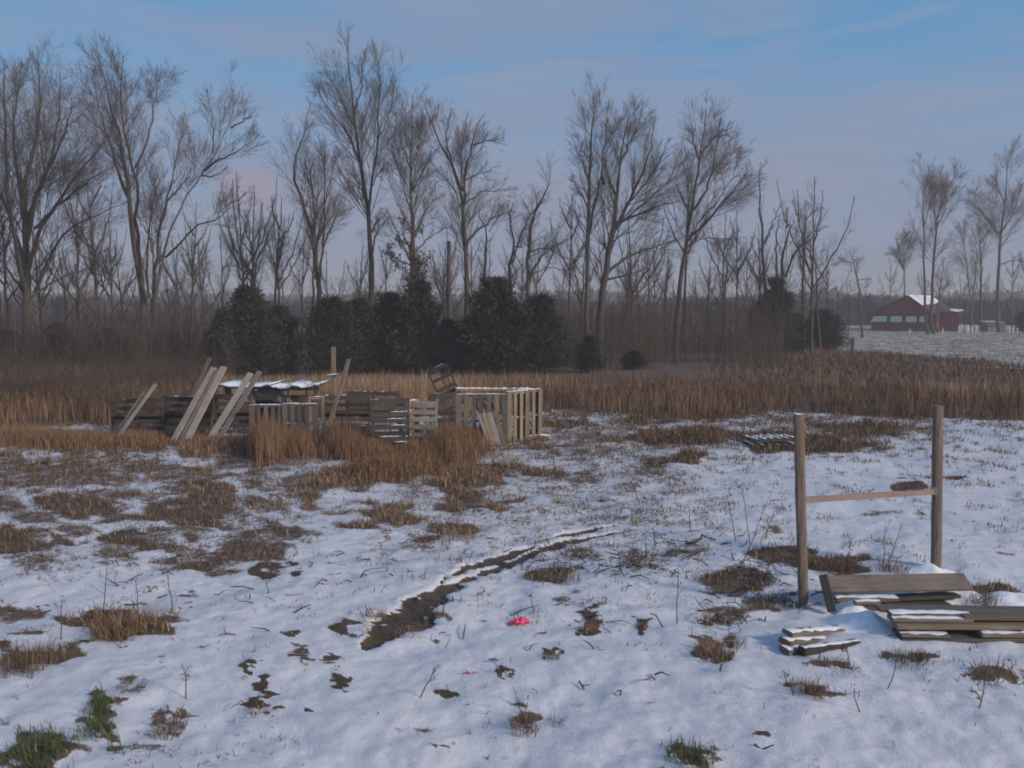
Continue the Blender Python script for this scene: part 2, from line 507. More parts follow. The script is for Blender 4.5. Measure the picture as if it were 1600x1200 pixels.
track_strip([(1240,537),(1290,545),(1345,556),(1420,566),(1500,572),(1640,578)], .55, 'track')

# ------------------------------------------------------------------ blades
def blades(P, h, wd, lean, az, tint, segs=2):
    n = len(P)
    P = np.asarray(P, float)
    fa = rng.uniform(0, 2 * np.pi, n)
    sx = np.stack([np.cos(fa), np.sin(fa), 0 * fa], -1) * (wd / 2)[:, None]
    d = np.stack([np.cos(az), np.sin(az), 0 * az], -1)
    upv = np.array((0, 0, 1.0))
    hc = h[:, None]
    mid = P + upv * hc * (.58 - .15 * lean[:, None]) + d * hc * (lean * .30)[:, None]
    tip = P + upv * hc * (1 - .62 * np.minimum(lean, 1.2))[:, None] + d * hc * lean[:, None] * .85
    V = np.stack([P - sx, P + sx, mid - sx * .75, mid + sx * .75, tip], 1).reshape(-1, 3)
    b = np.arange(n)[:, None] * 5
    Fc = np.concatenate([b + np.array([[0, 1, 3]]), b + np.array([[0, 3, 2]]), b + np.array([[2, 3, 4]])], 0)
    return V, Fc, np.repeat(tint, 5)
def blade_obj(name, P, h, wd, lean, az, tint, origin=None, parent=None):
    V, Fc, tn = blades(P, h, wd, lean, az, tint)
    if origin is not None: V = V - np.asarray(origin)
    me = mesh_np(name, V, Fc, M['grass'], {'tint': tn})
    o = link(name, me, parent)
    return o
def kind_tint(kind, n):
    base = np.select([kind == 1, kind == 2, kind == 3, kind == 4], [.52, .95, .30, .58], .34)
    sp = np.select([kind == 1, kind == 2], [.13, .05], .11)
    t = base + rng.normal(0, 1, n) * sp
    pale = rng.random(n) < .12
    t = np.where(pale & (kind != 2), .72 + rng.random(n) * .1, t)
    return np.clip(t, 0, np.where(kind == 2, 1.0, .82))
# tall sedge band
def sedge():
    n = 190000
    Y = np.sqrt(rng.uniform(19.5 ** 2, 58 ** 2, n))
    X = rng.uniform(-.72, .72, n) * Y
    clump = vnoise(X * 1.6, Y * 1.6, 31)
    z = grass_zone(X, Y) * (.35 + .65 * sstep(.25, .6, clump))
    keep = rng.random(n) < z
    # keep the compound clear
    ppx = 800 + F * X / Y
    keep &= ~((ppx > 180) & (ppx < 860) & (Y < 23.6) )
    X, Y = X[keep], Y[keep]; n = len(X)
    P = np.stack([X, Y, terrain(X, Y)], -1)
    big = fbm(X * .16, Y * .16, 33, 3)
    hh = rng.uniform(.3, 1.0, n) ** .8 * (.35 + .6 * big + .65 * vnoise(X * 1.1, Y * 1.1, 36) * vnoise(X * .5, Y * .5, 38)) * sstep(-.5, 3.5, Y - 20) ** .3
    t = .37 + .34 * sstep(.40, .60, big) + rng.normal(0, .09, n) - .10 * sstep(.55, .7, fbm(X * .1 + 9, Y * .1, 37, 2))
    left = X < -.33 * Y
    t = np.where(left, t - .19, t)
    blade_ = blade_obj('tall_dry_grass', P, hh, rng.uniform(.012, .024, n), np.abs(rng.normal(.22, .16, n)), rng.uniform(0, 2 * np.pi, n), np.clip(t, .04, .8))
    tag(blade_, 'band of tall orange brown dry sedge grass across the middle of the field', 'grass', kind='stuff')
sedge()
def field_grass():
    n = 75000
    Y = np.sqrt(rng.uniform(31 ** 2, 116 ** 2, n)); px = rng.uniform(1080, 1800, n); X = (px - 800) / F * Y
    f = field_zone(X, Y)
    d = np.where(f > .5, .22 * sstep(.35, .7, fbm(X * .5, Y * .2, 81, 3)) + .05, .9 * (px > 1130 + rng.normal(0, 30, n)))
    keep = rng.random(n) < d
    X, Y, f = X[keep], Y[keep], f[keep]; n = len(X)
    h = rng.uniform(.15, .4, n) * np.where(f > .5, .7, 1.1)
    o = blade_obj('field_stubble', np.stack([X, Y, terrain(X, Y)], -1), h, rng.uniform(.02, .05, n), np.abs(rng.normal(.4, .2, n)), rng.uniform(0, 6.28, n), np.clip(rng.normal(.33, .13, n) + .16 * (f > .5) + .3 * (fbm(X * .12, Y * .06, 83, 3) - .5), 0, .8))
    tag(o, 'short pale grass and stubble standing in the far field below the barn', 'grass', kind='stuff')
field_grass()
# low tufts in the snow
def low_grass():
    n = 330000
    Y = np.sqrt(rng.uniform(5.0 ** 2, 27 ** 2, n)); X = rng.uniform(-.66, .66, n) * Y
    px, py = project(np.stack([X, Y, 0 * X], -1))
    d, kd = dens(px, py)
    nn = .55 * fbm(X * 2.6, Y * 2.6, 41, 4) + .45 * fbm(X * 9, Y * 9, 42, 2)
    prob = .9 * sstep(.585, .84, d * .46 + nn + .02 * vnoise(X * .8, Y * .8, 47)) * np.where(kd == 3, .7, 1.0)
    prob = np.where(Y > 14, np.minimum(prob, 1), prob * 1.0)
    m, _ = rutfield(X, Y)
    keep = (rng.random(n) < prob * .9) & (m < .3)
    X, Y, kd, d = X[keep], Y[keep], kd[keep], d[keep]
    px, py = px[keep], py[keep]
    n = len(X)
    P = np.stack([X, Y, terrain(X, Y) - .01], -1)
    hh = rng.uniform(.05, .20, n) * (.5 + .7 * d) * np.where(kd == 3, .35, 1) * np.where(kd == 1, 1.15, 1)
    hh = hh * (1 + .5 * sstep(14, 20, Y))
    wd = rng.uniform(.004, .008, n) * (1 + Y / 16)
    ln = np.clip(np.abs(rng.normal(.8, .35, n)), .05, 1.4)
    tn = kind_tint(kd, n)
    tn = np.where(kd == 2, tn, tn)
    o = blade_obj('low_dead_grass', P, hh, wd, ln, rng.uniform(0, 2 * np.pi, n), tn)
    tag(o, 'matted brown dead grass poking up through the thin snow of the yard', 'grass', kind='stuff')
    print('low grass', n)
low_grass()
# denser upright grass round the pallets
def pallet_grass():
    spots = [(110,692,150,9,.55),(215,690,60,8,.5),(330,694,60,6,.4),(418,706,34,16,1.35),(470,704,40,12,.9),(540,704,48,14,1.2),(575,712,50,12,.75),(660,712,48,20,.7),(705,704,52,20,1.1),(745,700,20,12,.8),(610,735,70,14,.5),
             (20,690,110,10,.7),(300,684,40,6,.5)]
    Ps = []; hs = []; ts = []
    for cx, cy, rx, ry, hm in spots:
        n = int(rx * ry * 6)
        u = rng.normal(0, .45, n); v = rng.normal(0, .5, n)
        g = ground(cx + u * rx, cy + v * ry)
        Ps.append(g); hs.append(rng.uniform(.28, .66, n) * hm * np.exp(-(u ** 2) * .5)); ts.append(np.clip(rng.normal(.50, .10, n), .1, .82))
    P = np.vstack(Ps); n = len(P)
    o = blade_obj('orange_sedge', P, np.concatenate(hs), rng.uniform(.006, .014, n), np.abs(rng.normal(.22, .18, n)), rng.uniform(0, 2 * np.pi, n), np.concatenate(ts))
    tag(o, 'bright orange broom sedge grown up round the feet of the stacked pallets', 'grass', kind='stuff')
pallet_grass()

# ------------------------------------------------------------------ tubes and trees
def tubes(P, Rd, sides, phase=0):
    """P (B,k,3) polylines, Rd (B,k) radii -> V, F(quads)"""
    B, k, _ = P.shape
    T = np.gradient(P, axis=1)
    T /= np.linalg.norm(T, axis=2, keepdims=True) + 1e-9
    mean = T.mean(1, keepdims=True)
    ref = np.where(np.abs(mean[..., 2:3]) > .8, np.array([[[1.0, .05, 0]]]), np.array([[[.03, .02, 1.0]]]))
    A = np.cross(T, np.broadcast_to(ref, T.shape)); A /= np.linalg.norm(A, axis=2, keepdims=True) + 1e-9
    Bn = np.cross(T, A)
    th = np.arange(sides) * 2 * np.pi / sides + phase
    V = P[:, :, None, :] + Rd[:, :, None, None] * (A[:, :, None, :] * np.cos(th)[None, None, :, None] + Bn[:, :, None, :] * np.sin(th)[None, None, :, None])
    V = V.reshape(-1, 3)
    b = np.arange(B)[:, None, None] * k * sides; i = np.arange(k - 1)[None, :, None] * sides; j = np.arange(sides)[None, None, :]; j2 = (j + 1) % sides
    Fc = np.stack([b + i + j, b + i + j2, b + i + sides + j2, b + i + sides + j], -1).reshape(-1, 4)
    return V, Fc
def resample(pts, rad, k):
    pts = np.asarray(pts, float); rad = np.asarray(rad, float)
    if len(pts) > 2:      # one round of Chaikin keeps limbs from looking ruled
        q = [pts[0]]; r = [rad[0]]
        for a in range(len(pts) - 1):
            q += [pts[a] * .75 + pts[a + 1] * .25, pts[a] * .25 + pts[a + 1] * .75]; r += [rad[a] * .75 + rad[a + 1] * .25, rad[a] * .25 + rad[a + 1] * .75]
        q.append(pts[-1]); r.append(rad[-1]); pts = np.array(q); rad = np.array(r)
    s = np.concatenate([[0], np.cumsum(np.linalg.norm(np.diff(pts, axis=0), axis=1))])
    u = np.linspace(0, s[-1], k)
    P = np.stack([np.interp(u, s, pts[:, c]) for c in range(3)], -1)
    return P, np.interp(u, s, rad)
def children(P, Rd, per, t0, lr, ang, g, k, upw=.25, wob=.10, rr=.6, rmin=.005, lmax=9, t1=1.0, tip=.7):
    """spawn 'per' children on every polyline of the batch"""
    B, K, _ = P.shape
    L = np.linalg.norm(np.diff(P, axis=1), axis=2).sum(1)
    t = t0 + (t1 - t0) * g.random((B, per)) ** 1.15
    t = np.sort(t, 1); 
    idx = t * (K - 1); i0 = np.minimum(idx.astype(int), K - 2); f = (idx - i0)[..., None]
    bi = np.arange(B)[:, None]
    p0 = P[bi, i0] * (1 - f) + P[bi, i0 + 1] * f
    tg = P[bi, i0 + 1] - P[bi, i0]; tg /= np.linalg.norm(tg, axis=2, keepdims=True) + 1e-9
    r0 = (Rd[bi, i0] * (1 - f[..., 0]) + Rd[bi, i0 + 1] * f[..., 0])
    rv = g.normal(size=tg.shape); rv -= (rv * tg).sum(2, keepdims=True) * tg; rv /= np.linalg.norm(rv, axis=2, keepdims=True) + 1e-9
    a = np.radians(ang) * g.uniform(.6, 1.4, t.shape)[..., None]
    d = tg * np.cos(a) + rv * np.sin(a)
    ln = np.minimum(L[:, None] * lr * g.uniform(.55, 1.15, t.shape) * (1.15 - tip * t), lmax)
    ln = ln.reshape(-1); d = d.reshape(-1, 3); p0 = p0.reshape(-1, 3); r0 = r0.reshape(-1)
    n = len(ln)
    out = np.zeros((n, k, 3)); out[:, 0] = p0
    cur = p0.copy(); dd = d.copy()
    for q in range(1, k):
        dd = dd + np.array((0, 0, upw / (k - 1))) + g.normal(size=dd.shape) * wob
        dd /= np.linalg.norm(dd, axis=1, keepdims=True)
        cur = cur + dd * (ln / (k - 1))[:, None]
        out[:, q] = cur
    r = np.maximum(r0 * rr, rmin)
    rad = r[:, None] * np.linspace(1, .35, k)[None, :]
    return out, np.maximum(rad, rmin * .6)
def build_tree(limbs, g, n1=12, n2=8, n3=6, twig=.006, ang=33, upw=.30, l1=.68, t0=.22, min_l=1.0, wob=.045, lmax=9, trunk_from=.42, r1=.24):
    """limbs: list of (pts Nx3, radii) ; returns trunk mesh arrays, crown mesh arrays"""
    tv = []; tf = []; off = 0
    cv = []; cf = []; coff = 0
    Pk = []; Rk = []
    for li, (pts, rad) in enumerate(limbs):
        P, r = resample(pts, rad, 14)
        P[1:-1] += g.normal(size=P[1:-1].shape) * .035
        V, Fc = tubes(P[None], r[None], 8 if li == 0 else 6)
        tv.append(V); tf.append(Fc + off); off += len(V)
        Pk.append(P); Rk.append(r)
    def addc(P, r, s):
        nonlocal coff
        V, Fc = tubes(P, r, s); cv.append(V); cf.append(Fc + coff); coff += len(V)
    A = []; Ar = []
    for li, (P, r) in enumerate(zip(Pk, Rk)):
        L = np.linalg.norm(np.diff(P, axis=0), axis=1).sum()
        m = max(3, int(n1 * min(1.6, L / 7)))
        c, cr = children(P[None], r[None], m + 6, trunk_from if li == 0 else t0, l1, ang, g, 6, upw, wob, r1, twig * 1.9, lmax, .98, 1.02)
        A.append(c); Ar.append(cr)
    A = np.vstack(A); Ar = np.vstack(Ar)
    addc(A, Ar, 4)
    LA = np.linalg.norm(A[:, -1] - A[:, 0], axis=1)
    Bp, Br = children(A, Ar, n2 + 1, .12, .58, ang, g, 5, upw * .8, wob * 1.1, .5, twig * 1.35, tip=.8)
    kb = g.random(len(Bp)) < np.clip(np.repeat(LA, n2 + 1) / 1.7, .15, 1)
    Bp, Br = Bp[kb], Br[kb]
    LB = np.linalg.norm(Bp[:, -1] - Bp[:, 0], axis=1)
    addc(Bp, Br, 3)
    if n3:
        Cp, Cr = children(Bp, Br, n3 + 3, .10, .75, ang, g, 2, upw * .6, wob * 1.1, .62, twig)
        kc = g.random(len(Cp)) < .8 * np.clip(np.repeat(LB, n3 + 3) / .95, .08, 1)
        Cp, Cr = Cp[kc], Cr[kc]
        addc(Cp, Cr, 3)
    return (np.vstack(tv), np.vstack(tf)), (np.vstack(cv), np.vstack(cf))
def tree_obj(name, base, limbs, label, group, seed, mat='bark', cat='tree', leaves=None, **kw):
    g = np.random.default_rng(seed)
    (tv, tf), (cv, cf) = build_tree(limbs, g, **kw)
    base = np.asarray(base)
    e = empty(name, base, label, cat, group)
    link('trunk', mesh_np('trunk', tv - base, tf, M[mat], smooth=True), e)
    link('crown', mesh_np('crown', cv - base, cf, M['twig']), e)
    if leaves:
        n = leaves
        idx = g.integers(0, len(cv), n)
        c = cv[idx] + g.normal(size=(n, 3)) * .08
        lv = quads_cloud(c, g, .05, .09)
        link('leaves', mesh_np('leaves', lv[0] - base, lv[1], M['leaf_brown'], {'tint': np.repeat(g.random(n), 4)}), e)
    return e
def quads_cloud(c, g, a, b, dirs=None):
    n = len(c)
    u = g.normal(size=(n, 3)) if dirs is None else dirs
    u /= np.linalg.norm(u, axis=1, keepdims=True)
    v = np.cross(u, g.normal(size=(n, 3))); v /= np.linalg.norm(v, axis=1, keepdims=True) + 1e-9
    s = g.uniform(.6, 1.3, (n, 1))
    V = np.stack([c - v * a * s, c + u * b * s * .5 - v * a * s * .9, c + u * b * s * 1.6, c + u * b * s * .4 + v * a * s], 1).reshape(-1, 3)
    return V, np.arange(n * 4).reshape(-1, 4)
def traced(ox, oy, sc, D, limbs, r0, base_px=None, seed=0, spread=.55):
    """limbs traced on the photo, each leaned towards or away from the camera so that the crown is round"""
    g = np.random.default_rng(seed + 500)
    out = []
    T = limbs[0]
    bx = ox + T[0][0] / sc
    gb = gpt(np.array(bx), np.array(480 + F * H / D * 1.0))
    gb = np.array([(bx - 800) / F * D * 1.005, D, 0.0]); gb[2] = float(terrain(gb[0], gb[1])) - .15
    sgn = 1
    for li, l in enumerate(limbs):
        px = np.array([ox + a / sc for a, b in l]); py = np.array([oy + b / sc for a, b in l])
        p = at(px, py, np.full(len(px), D))
        s = np.concatenate([[0], np.cumsum(np.linalg.norm(np.diff(p, axis=0), axis=1))])
        if li == 0:
            dy = np.sin(s * .35 + g.uniform(0, 6)) * .15 * np.minimum(s, 1)
        else:
            sgn = -sgn
            # a limb starts where it leaves its parent, at the parent's own depth
            kk = np.concatenate(known); q_ = np.argmin(np.hypot(kk[:, 0] - px[0], kk[:, 1] - py[0]))
            dy = kk[q_, 2] + sgn * s * g.uniform(.15, spread); onlimb = kk[q_, 3]
        if li == 0: known = []; onlimb = 0
        uu = np.linspace(0, len(px) - 1, 40); ii = np.arange(len(px))
        known.append(np.stack([np.interp(uu, ii, px), np.interp(uu, ii, py), np.interp(uu, ii, dy), np.full(40, 1.0 if li else 0.0)], -1))
        p = at(px, py, D + dy)
        if li == 0:
            keep = p[:, 2] > gb[2] + .6
            p = np.vstack([gb, p[keep]])
            rr = np.concatenate([[r0 * 1.25], np.linspace(r0, r0 * .06, len(p) - 1)])
        else:
            r = (r0 * .55 if len(l) > 3 else r0 * .4) * (.6 if onlimb else 1)
            # thinner where it starts high
            hfrac = np.clip((p[0, 2]) / (limbs_top), 0, 1) if False else 0
            rr = np.linspace(r, r * .07, len(p))
        out.append((p, np.maximum(rr, .012)))
    return gb, out

Z4 = (0, 60, 2.222); Z5 = (420, 40, 2.143); Z6 = (840, 120, 2.5); Z7 = (1160, 220, 3.0)
TREES = [
 (Z4, 46, .34, 'bark', 'massive many limbed bare tree filling the far left of the treeline', dict(n1=12, n2=9, n3=6, lmax=4), [
  [(95,1100),(90,900),(90,750),(85,600),(95,450),(135,330),(140,200),(130,70)],
  [(90,880),(50,700),(20,520),(30,400),(15,250),(15,90)],
  [(85,620),(60,450),(40,330),(60,200),(75,80)],
  [(100,800),(140,650),(230,530),(300,430),(380,340)],
  [(95,700),(120,550),(180,420),(205,280),(210,95)],
  [(120,880),(180,720),(260,650),(370,600),(450,560)],
  [(110,900),(170,850),(300,800),(420,760)],
  [(90,650),(140,500),(230,340),(250,210)],
  [(95,900),(30,800),(-60,700)],
  [(120,660),(220,560),(330,480),(400,440)],
  [(100,850),(50,650),(-40,450),(-80,250)]]),
 (Z4, 48, .30, 'bark', 'tall double crowned bare tree with one limb reaching right towards the pink cloud', dict(n1=11, n2=9, n3=7, lmax=3.1, t0=.45, trunk_from=.55), [
  [(500,1050),(490,850),(465,680),(450,560),(430,420),(400,280),(370,170),(345,80)],
  [(495,850),(470,650),(480,520),(435,350),(415,200),(430,60)],
  [(470,450),(510,370),(530,270),(550,170),(560,90)],
  [(530,950),(545,780),(560,620),(600,530),(660,480)],
  [(540,900),(570,720),(610,620),(660,530),(710,460),(760,380),(800,300),(830,190)],
  [(710,460),(740,430),(800,410),(860,370),(905,330)],
  [(700,470),(720,480),(760,475),(790,440)],
  [(575,760),(620,720),(680,650),(760,630),(800,580),(850,540)],
  [(740,400),(740,300),(720,180)],
  [(800,310),(860,280),(890,240)],
  [(560,640),(590,520),(620,380),(640,260)],
  [(515,900),(510,700),(530,560),(560,480)],
  [(450,560),(400,440),(360,300),(310,110)]]),
 (Z5, 52, .24, 'bark', 'bare tree with two leaning stems left of the tallest tree', dict(n1=11, n2=8, n3=6, lmax=2.9), [
  [(165,990),(165,860),(150,700),(110,600),(80,480),(90,420),(135,330)],
  [(168,870),(185,750),(190,600),(185,470),(190,370)],
  [(185,740),(215,660),(250,610),(262,575)],
  [(150,700),(152,600),(140,500),(125,400)],
  [(165,860),(130,790),(100,740)],
  [(186,600),(210,500),(230,400)]]),
 (Z5, 54, .25, 'bark', 'tallest bare tree, its slim forked trunk rising above the whole treeline', dict(n1=12, n2=9, n3=7, lmax=3.8), [
  [(345,960),(345,780),(330,620),(310,480),(290,350),(280,250),(262,120),(268,30)],
  [(335,640),(345,500),(370,400),(365,280),(372,180),(360,80)],
  [(337,560),(365,490),(415,445)],
  [(330,620),(300,520),(262,480)],
  [(310,470),(260,350),(205,290),(150,190)],
  [(343,690),(370,640),(405,645)],
  [(290,350),(245,250),(195,150)],
  [(368,380),(405,300),(425,170)],
  [(348,760),(360,690),(400,640)],
  [(285,300),(310,200),(320,80)]]),
 (Z5, 53, .22, 'bark_light', 'bare tree with a pale trunk just right of the tallest tree', dict(n1=13, n2=9, n3=6, lmax=3.4), [
  [(487,960),(485,740),(478,600),(470,450),(480,350),(482,230)],
  [(480,640),(440,500),(410,420)],
  [(485,700),(540,590),(600,560)],
  [(480,560),(530,450),(570,400)],
  [(475,480),(440,380),(430,290)],
  [(475,790),(430,690),(390,610)],
  [(490,760),(560,690),(620,670)],
  [(475,470),(515,390),(510,270)]]),
 (Z5, 50, .22, 'bark', 'bare tree whose crown leans left in a long sweep beside the vase shaped one', dict(n1=12, n2=9, n3=6, lmax=3.1), [
  [(665,1000),(660,800),(655,640),(650,560),(610,450),(570,390),(540,310),(520,260)],
  [(655,600),(655,500),(680,400),(700,330),(720,300)],
  [(655,600),(720,550),(770,555),(830,545)],
  [(655,520),(700,500),(775,470)],
  [(663,730),(710,670),(780,630),(825,620)],
  [(680,400),(740,380),(795,400)],
  [(610,450),(590,370),(610,280)],
  [(650,555),(640,430),(660,330)]]),
 (Z5, 56, .13, 'bark', 'thin crooked bare tree bent into an S above the cedars', dict(n1=5, n2=4, n3=3, lmax=1.4), [
  [(725,900),(722,740),(738,690),(700,640),(705,600)], [(738,690),(760,650),(800,620)]]),
 (Z5, 52, .17, 'bark', 'gnarled bare tree with two dark wavy stems over the right hand cedars', dict(n1=8, n2=7, n3=5, lmax=1.6, wob=.2), [
  [(815,940),(800,800),(825,740),(802,640),(820,590)], [(812,800),(850,680),(900,600),(935,540)],
  [(825,740),(850,745),(845,700)]]),
 (Z5, 51, .19, 'bark', 'crooked bare tree with drooping right hand limbs above the last cedar', dict(n1=8, n2=7, n3=5, lmax=1.8, wob=.2), [
  [(868,950),(866,780),(880,640),(930,560),(945,480)], [(868,860),(890,800),(943,750),(1010,710)],
  [(868,850),(900,790),(940,720),(990,670),(1010,600)], [(890,830),(950,800),(1040,850)], [(872,760),(920,740),(1000,780)]]),
 (Z6, 52, .22, 'bark_light', 'very tall narrow bare tree with a pale straight trunk in the middle right', dict(n1=12, n2=8, n3=6, lmax=2.7), [
  [(192,980),(195,700),(200,500),(205,350),(205,250),(228,100),(240,50)],
  [(205,600),(235,450),(262,280),(275,110)],
  [(197,400),(170,300),(150,220)],
  [(200,520),(160,430),(120,400)]]),
 (Z6, 50, .32, 'bark', 'broad bare tree fanning out to the right from a thick dark leaning trunk', dict(n1=13, n2=9, n3=7, lmax=3.8, upw=.2), [
  [(238,980),(262,800),(280,650),(308,560),(312,450),(322,300),(360,140)],
  [(300,600),(350,500),(400,400),(440,290),(460,160)],
  [(300,600),(360,540),(440,480),(530,380),(555,290)],
  [(310,570),(430,520),(560,480)],
  [(268,770),(350,700),(440,670),(600,620)],
  [(268,790),(340,780),(430,745)],
  [(305,460),(270,380),(255,290)],
  [(350,500),(450,380),(515,240)],
  [(320,340),(380,220),(415,110)]]),
 (Z6, 51, .24, 'bark', 'bare tree with a slanting trunk and a crown swept to the right', dict(n1=14, n2=9, n3=7, lmax=3.6, upw=.2), [
  [(538,1050),(555,850),(570,720),(590,600),(610,480),(630,340),(650,200),(660,120)],
  [(590,640),(680,540),(760,450),(840,350)],
  [(610,520),(670,420),(700,280),(715,160)],
  [(625,570),(740,450),(800,290)],
  [(590,640),(700,630),(790,640)],
  [(630,320),(600,230),(600,190)],
  [(640,300),(700,220),(760,200)]]),
 (Z7, 60, .22, 'bark', 'dead forked snag with bare curved stems left of the dark cedar at the field corner', dict(n1=4, n2=3, n3=3, lmax=1.2), [
  [(112,800),(105,640),(95,480),(88,350),(75,190),(82,120)], [(103,480),(145,380),(180,290)]]),
 (Z7, 61, .26, 'bark', 'broken topped dead tree with thick stubby stems behind the corner cedar', dict(n1=3, n2=3, n3=3, lmax=1.2), [
  [(180,800),(185,680),(190,520),(212,430),(245,375)], [(210,410),(208,370),(210,320)],
  [(160,700),(158,520),(165,400),(175,350)], [(200,640),(250,510),(330,450),(390,400)]]),
 (Z7, 63, .16, 'bark', 'slim bare tree with twiggy right side just past the broken topped tree', dict(n1=9, n2=7, n3=4, lmax=1.8), [
  [(285,820),(285,600),(290,420),(297,350),(290,280)], [(290,460),(340,425),(400,400)], [(297,370),(330,330),(380,310)], [(288,640),(268,560),(268,480)]]),
 (Z7, 66, .13, 'bark', 'small thin bare tree with one side arm near the field corner', dict(n1=7, n2=6, n3=4, lmax=1.5), [
  [(355,800),(350,700),(345,600),(342,500)], [(345,560),(310,540)], [(345,600),(400,560)]]),
 (Z7, 95, .16, 'bark', 'spindly left leaning bare tree standing alone left of the red barn', dict(n1=6, n2=6, n3=4, lmax=2.2, wob=.18), [
  [(555,800),(540,640),(520,570),(505,500)], [(520,570),(460,565),(420,570)], [(540,650),(600,650)]]),
 (Z7, 140, .20, 'bark', 'small round crowned bare tree rising behind the barn roof peak', dict(n1=16, n2=8, n3=5, lmax=4.0, upw=.4, trunk_from=.6, r1=.7), [
  [(760,760),(760,640),(757,540),(755,440)], [(758,560),(730,500),(722,450)], [(758,560),(785,500),(795,450)]]),
 (Z7, 104, .24, 'bark', 'left stem of the tall pair of bare trees by the barn corner', dict(n1=12, n2=8, n3=5, lmax=4), [
  [(860,840),(855,700),(850,560),(850,400),(845,260),(852,110)], [(850,400),(880,300),(895,160)]]),
 (Z7, 106, .30, 'bark', 'wide topped bare tree, right one of the tall pair by the barn corner', dict(n1=12, n2=8, n3=6, lmax=4), [
  [(885,860),(890,700),(898,560),(910,400),(930,290),(975,200),(1015,140)], [(905,420),(900,300),(905,170)], [(915,400),(960,300),(960,170)], [(925,330),(940,200),(930,120)]]),
 (Z7, 112, .20, 'bark', 'slim bare tree leaning right behind the barn extension', dict(n1=9, n2=7, n3=4, lmax=3), [
  [(905,860),(922,740),(935,640),(945,540)], [(935,700),(980,650)]]),
 (Z7, 118, .20, 'bark_light', 'thin wavy trunked bare tree between the barn and the small shelter', dict(n1=9, n2=7, n3=5, lmax=4), [
  [(1075,860),(1070,740),(1055,620),(1040,500),(1037,370)], [(1040,480),(1010,380)]]),
 (Z7, 116, .25, 'bark', 'straight bare tree left of the tallest right hand tree', dict(n1=10, n2=8, n3=5, lmax=4), [
  [(1115,860),(1118,620),(1115,480),(1105,350)], [(1118,480),(1160,420),(1180,350)]]),
 (Z7, 110, .32, 'bark', 'tall bare tree with a broad forked crown at the right edge of the view', dict(n1=13, n2=9, n3=6, lmax=5), [
  [(1192,880),(1200,600),(1210,450),(1228,300),(1238,180),(1250,50)], [(1210,450),(1150,370),(1100,300),(1075,220)],
  [(1215,430),(1280,320),(1310,200)], [(1215,580),(1260,560),(1330,570)], [(1230,300),(1190,200),(1195,130)]]),
]
for i, (zf, D, r0, mat, label, kw, limbs) in enumerate(TREES):
    gb, ls = traced(*zf, D, limbs, r0 * .68, seed=i, spread=.6)
    tree_obj('bare_tree', gb, ls, label, 'bare winter trees of the treeline', 100 + i, mat, twig=.0046 * (D / 50) ** .6, **kw)
# an oak that still carries brown leaves
g_ = np.random.default_rng(5)
gb, ls = traced(*Z5, 49, [[(475,960),(480,830),(470,740),(440,680)], [(478,860),(510,800),(520,760)], [(474,800),(420,780),(400,740)], [(472,760),(480,700),(470,660)]], .12, seed=77)
tree_obj('oak_tree', gb, ls, 'small oak still holding reddish brown dead leaves in front of the pale trunk', None, 177, leaves=1300, n1=9, n2=7, n3=4, lmax=1.6)

# generic young trees, six prototypes copied through the wood line
def auto_limbs(g, h, nl, r, lean=.06, forks=(.3, .8), spread=.35):
    ln = g.normal(0, lean, 2)
    k = 6; zs = np.linspace(0, h, k)
    tr = np.stack([ln[0] * zs + np.cumsum(g.normal(0, .05, k)) * .6, ln[1] * zs + np.cumsum(g.normal(0, .05, k)) * .6, zs], -1); tr -= tr[0]
    out = [(tr, np.linspace(r, .018, k))]
    for j in range(nl):
        t = g.uniform(*forks); p0 = np.array([np.interp(t * h, zs, tr[:, c]) for c in range(3)])
        a = g.uniform(0, 2 * np.pi); L = h * (1 - t) * g.uniform(.6, 1.0)
        d = np.array((math.cos(a) * spread, math.sin(a) * spread, 1.0)); d /= np.linalg.norm(d)
        q = np.array([p0 + d * L * s + np.array((math.cos(a), math.sin(a), 0)) * L * .18 * math.sin(s * 2.2) + g.normal(0, .04, 3) * s for s in np.linspace(0, 1, 5)])
        out.append((q, np.linspace(r * .55, .015, 5)))
    return out
protos = []
for i in range(7):
    g = np.random.default_rng(900 + i)
    h = [9, 7.5, 6, 8.5, 5, 11, 6.5][i]
    (tv, tf), (cv, cf) = build_tree(auto_limbs(g, h, [5, 4, 3, 6, 3, 5, 2][i], [.10, .08, .06, .09, .055, .13, .07][i]), g, n1=8, n2=6, n3=4, twig=.0042, l1=.4, lmax=1.9, trunk_from=.35)
    protos.append((mesh_np('trunk', tv, tf, M['bark'], smooth=True), mesh_np('crown', cv, cf, M['twig'])))
LM = [(20,'by the massive left tree'),(200,'around the double crowned tree'),(300,'left of the pointed leftmost cedar'),(420,'before the two stemmed tree'),(520,'before the tallest tree'),(620,'around the small brown leaved oak'),
      (750,'above the tallest cedar'),(890,'by the very tall narrow tree'),(1000,'before the slanting trunk'),(1150,'past the slanting trunk'),(1262,'behind the dark bush at the field corner'),(1340,'left of the red barn'),(1440,'behind the red barn'),(1560,'near the small shelter on the far field')]
ORD = 'first second third fourth fifth sixth seventh eighth ninth tenth'.split()
_lm = {}
ORD += 'eleventh twelfth thirteenth fourteenth fifteenth sixteenth seventeenth eighteenth nineteenth twentieth'.split()
def young(px, D, pi, sc, label, group):
    x = (px - 800) / F * D
    e = empty('young_tree', (x, D, float(terrain(x, D)) - .05), label, 'tree', group, (0, 0, rng.uniform(0, 6.28)))
    e.scale = (sc * .92, sc * .92, sc * rng.uniform(.85, 1.15))
    link('trunk', protos[pi][0], e); link('crown', protos[pi][1], e)
yl = 'slender young bare tree, one of many crowding the gaps of the treeline'
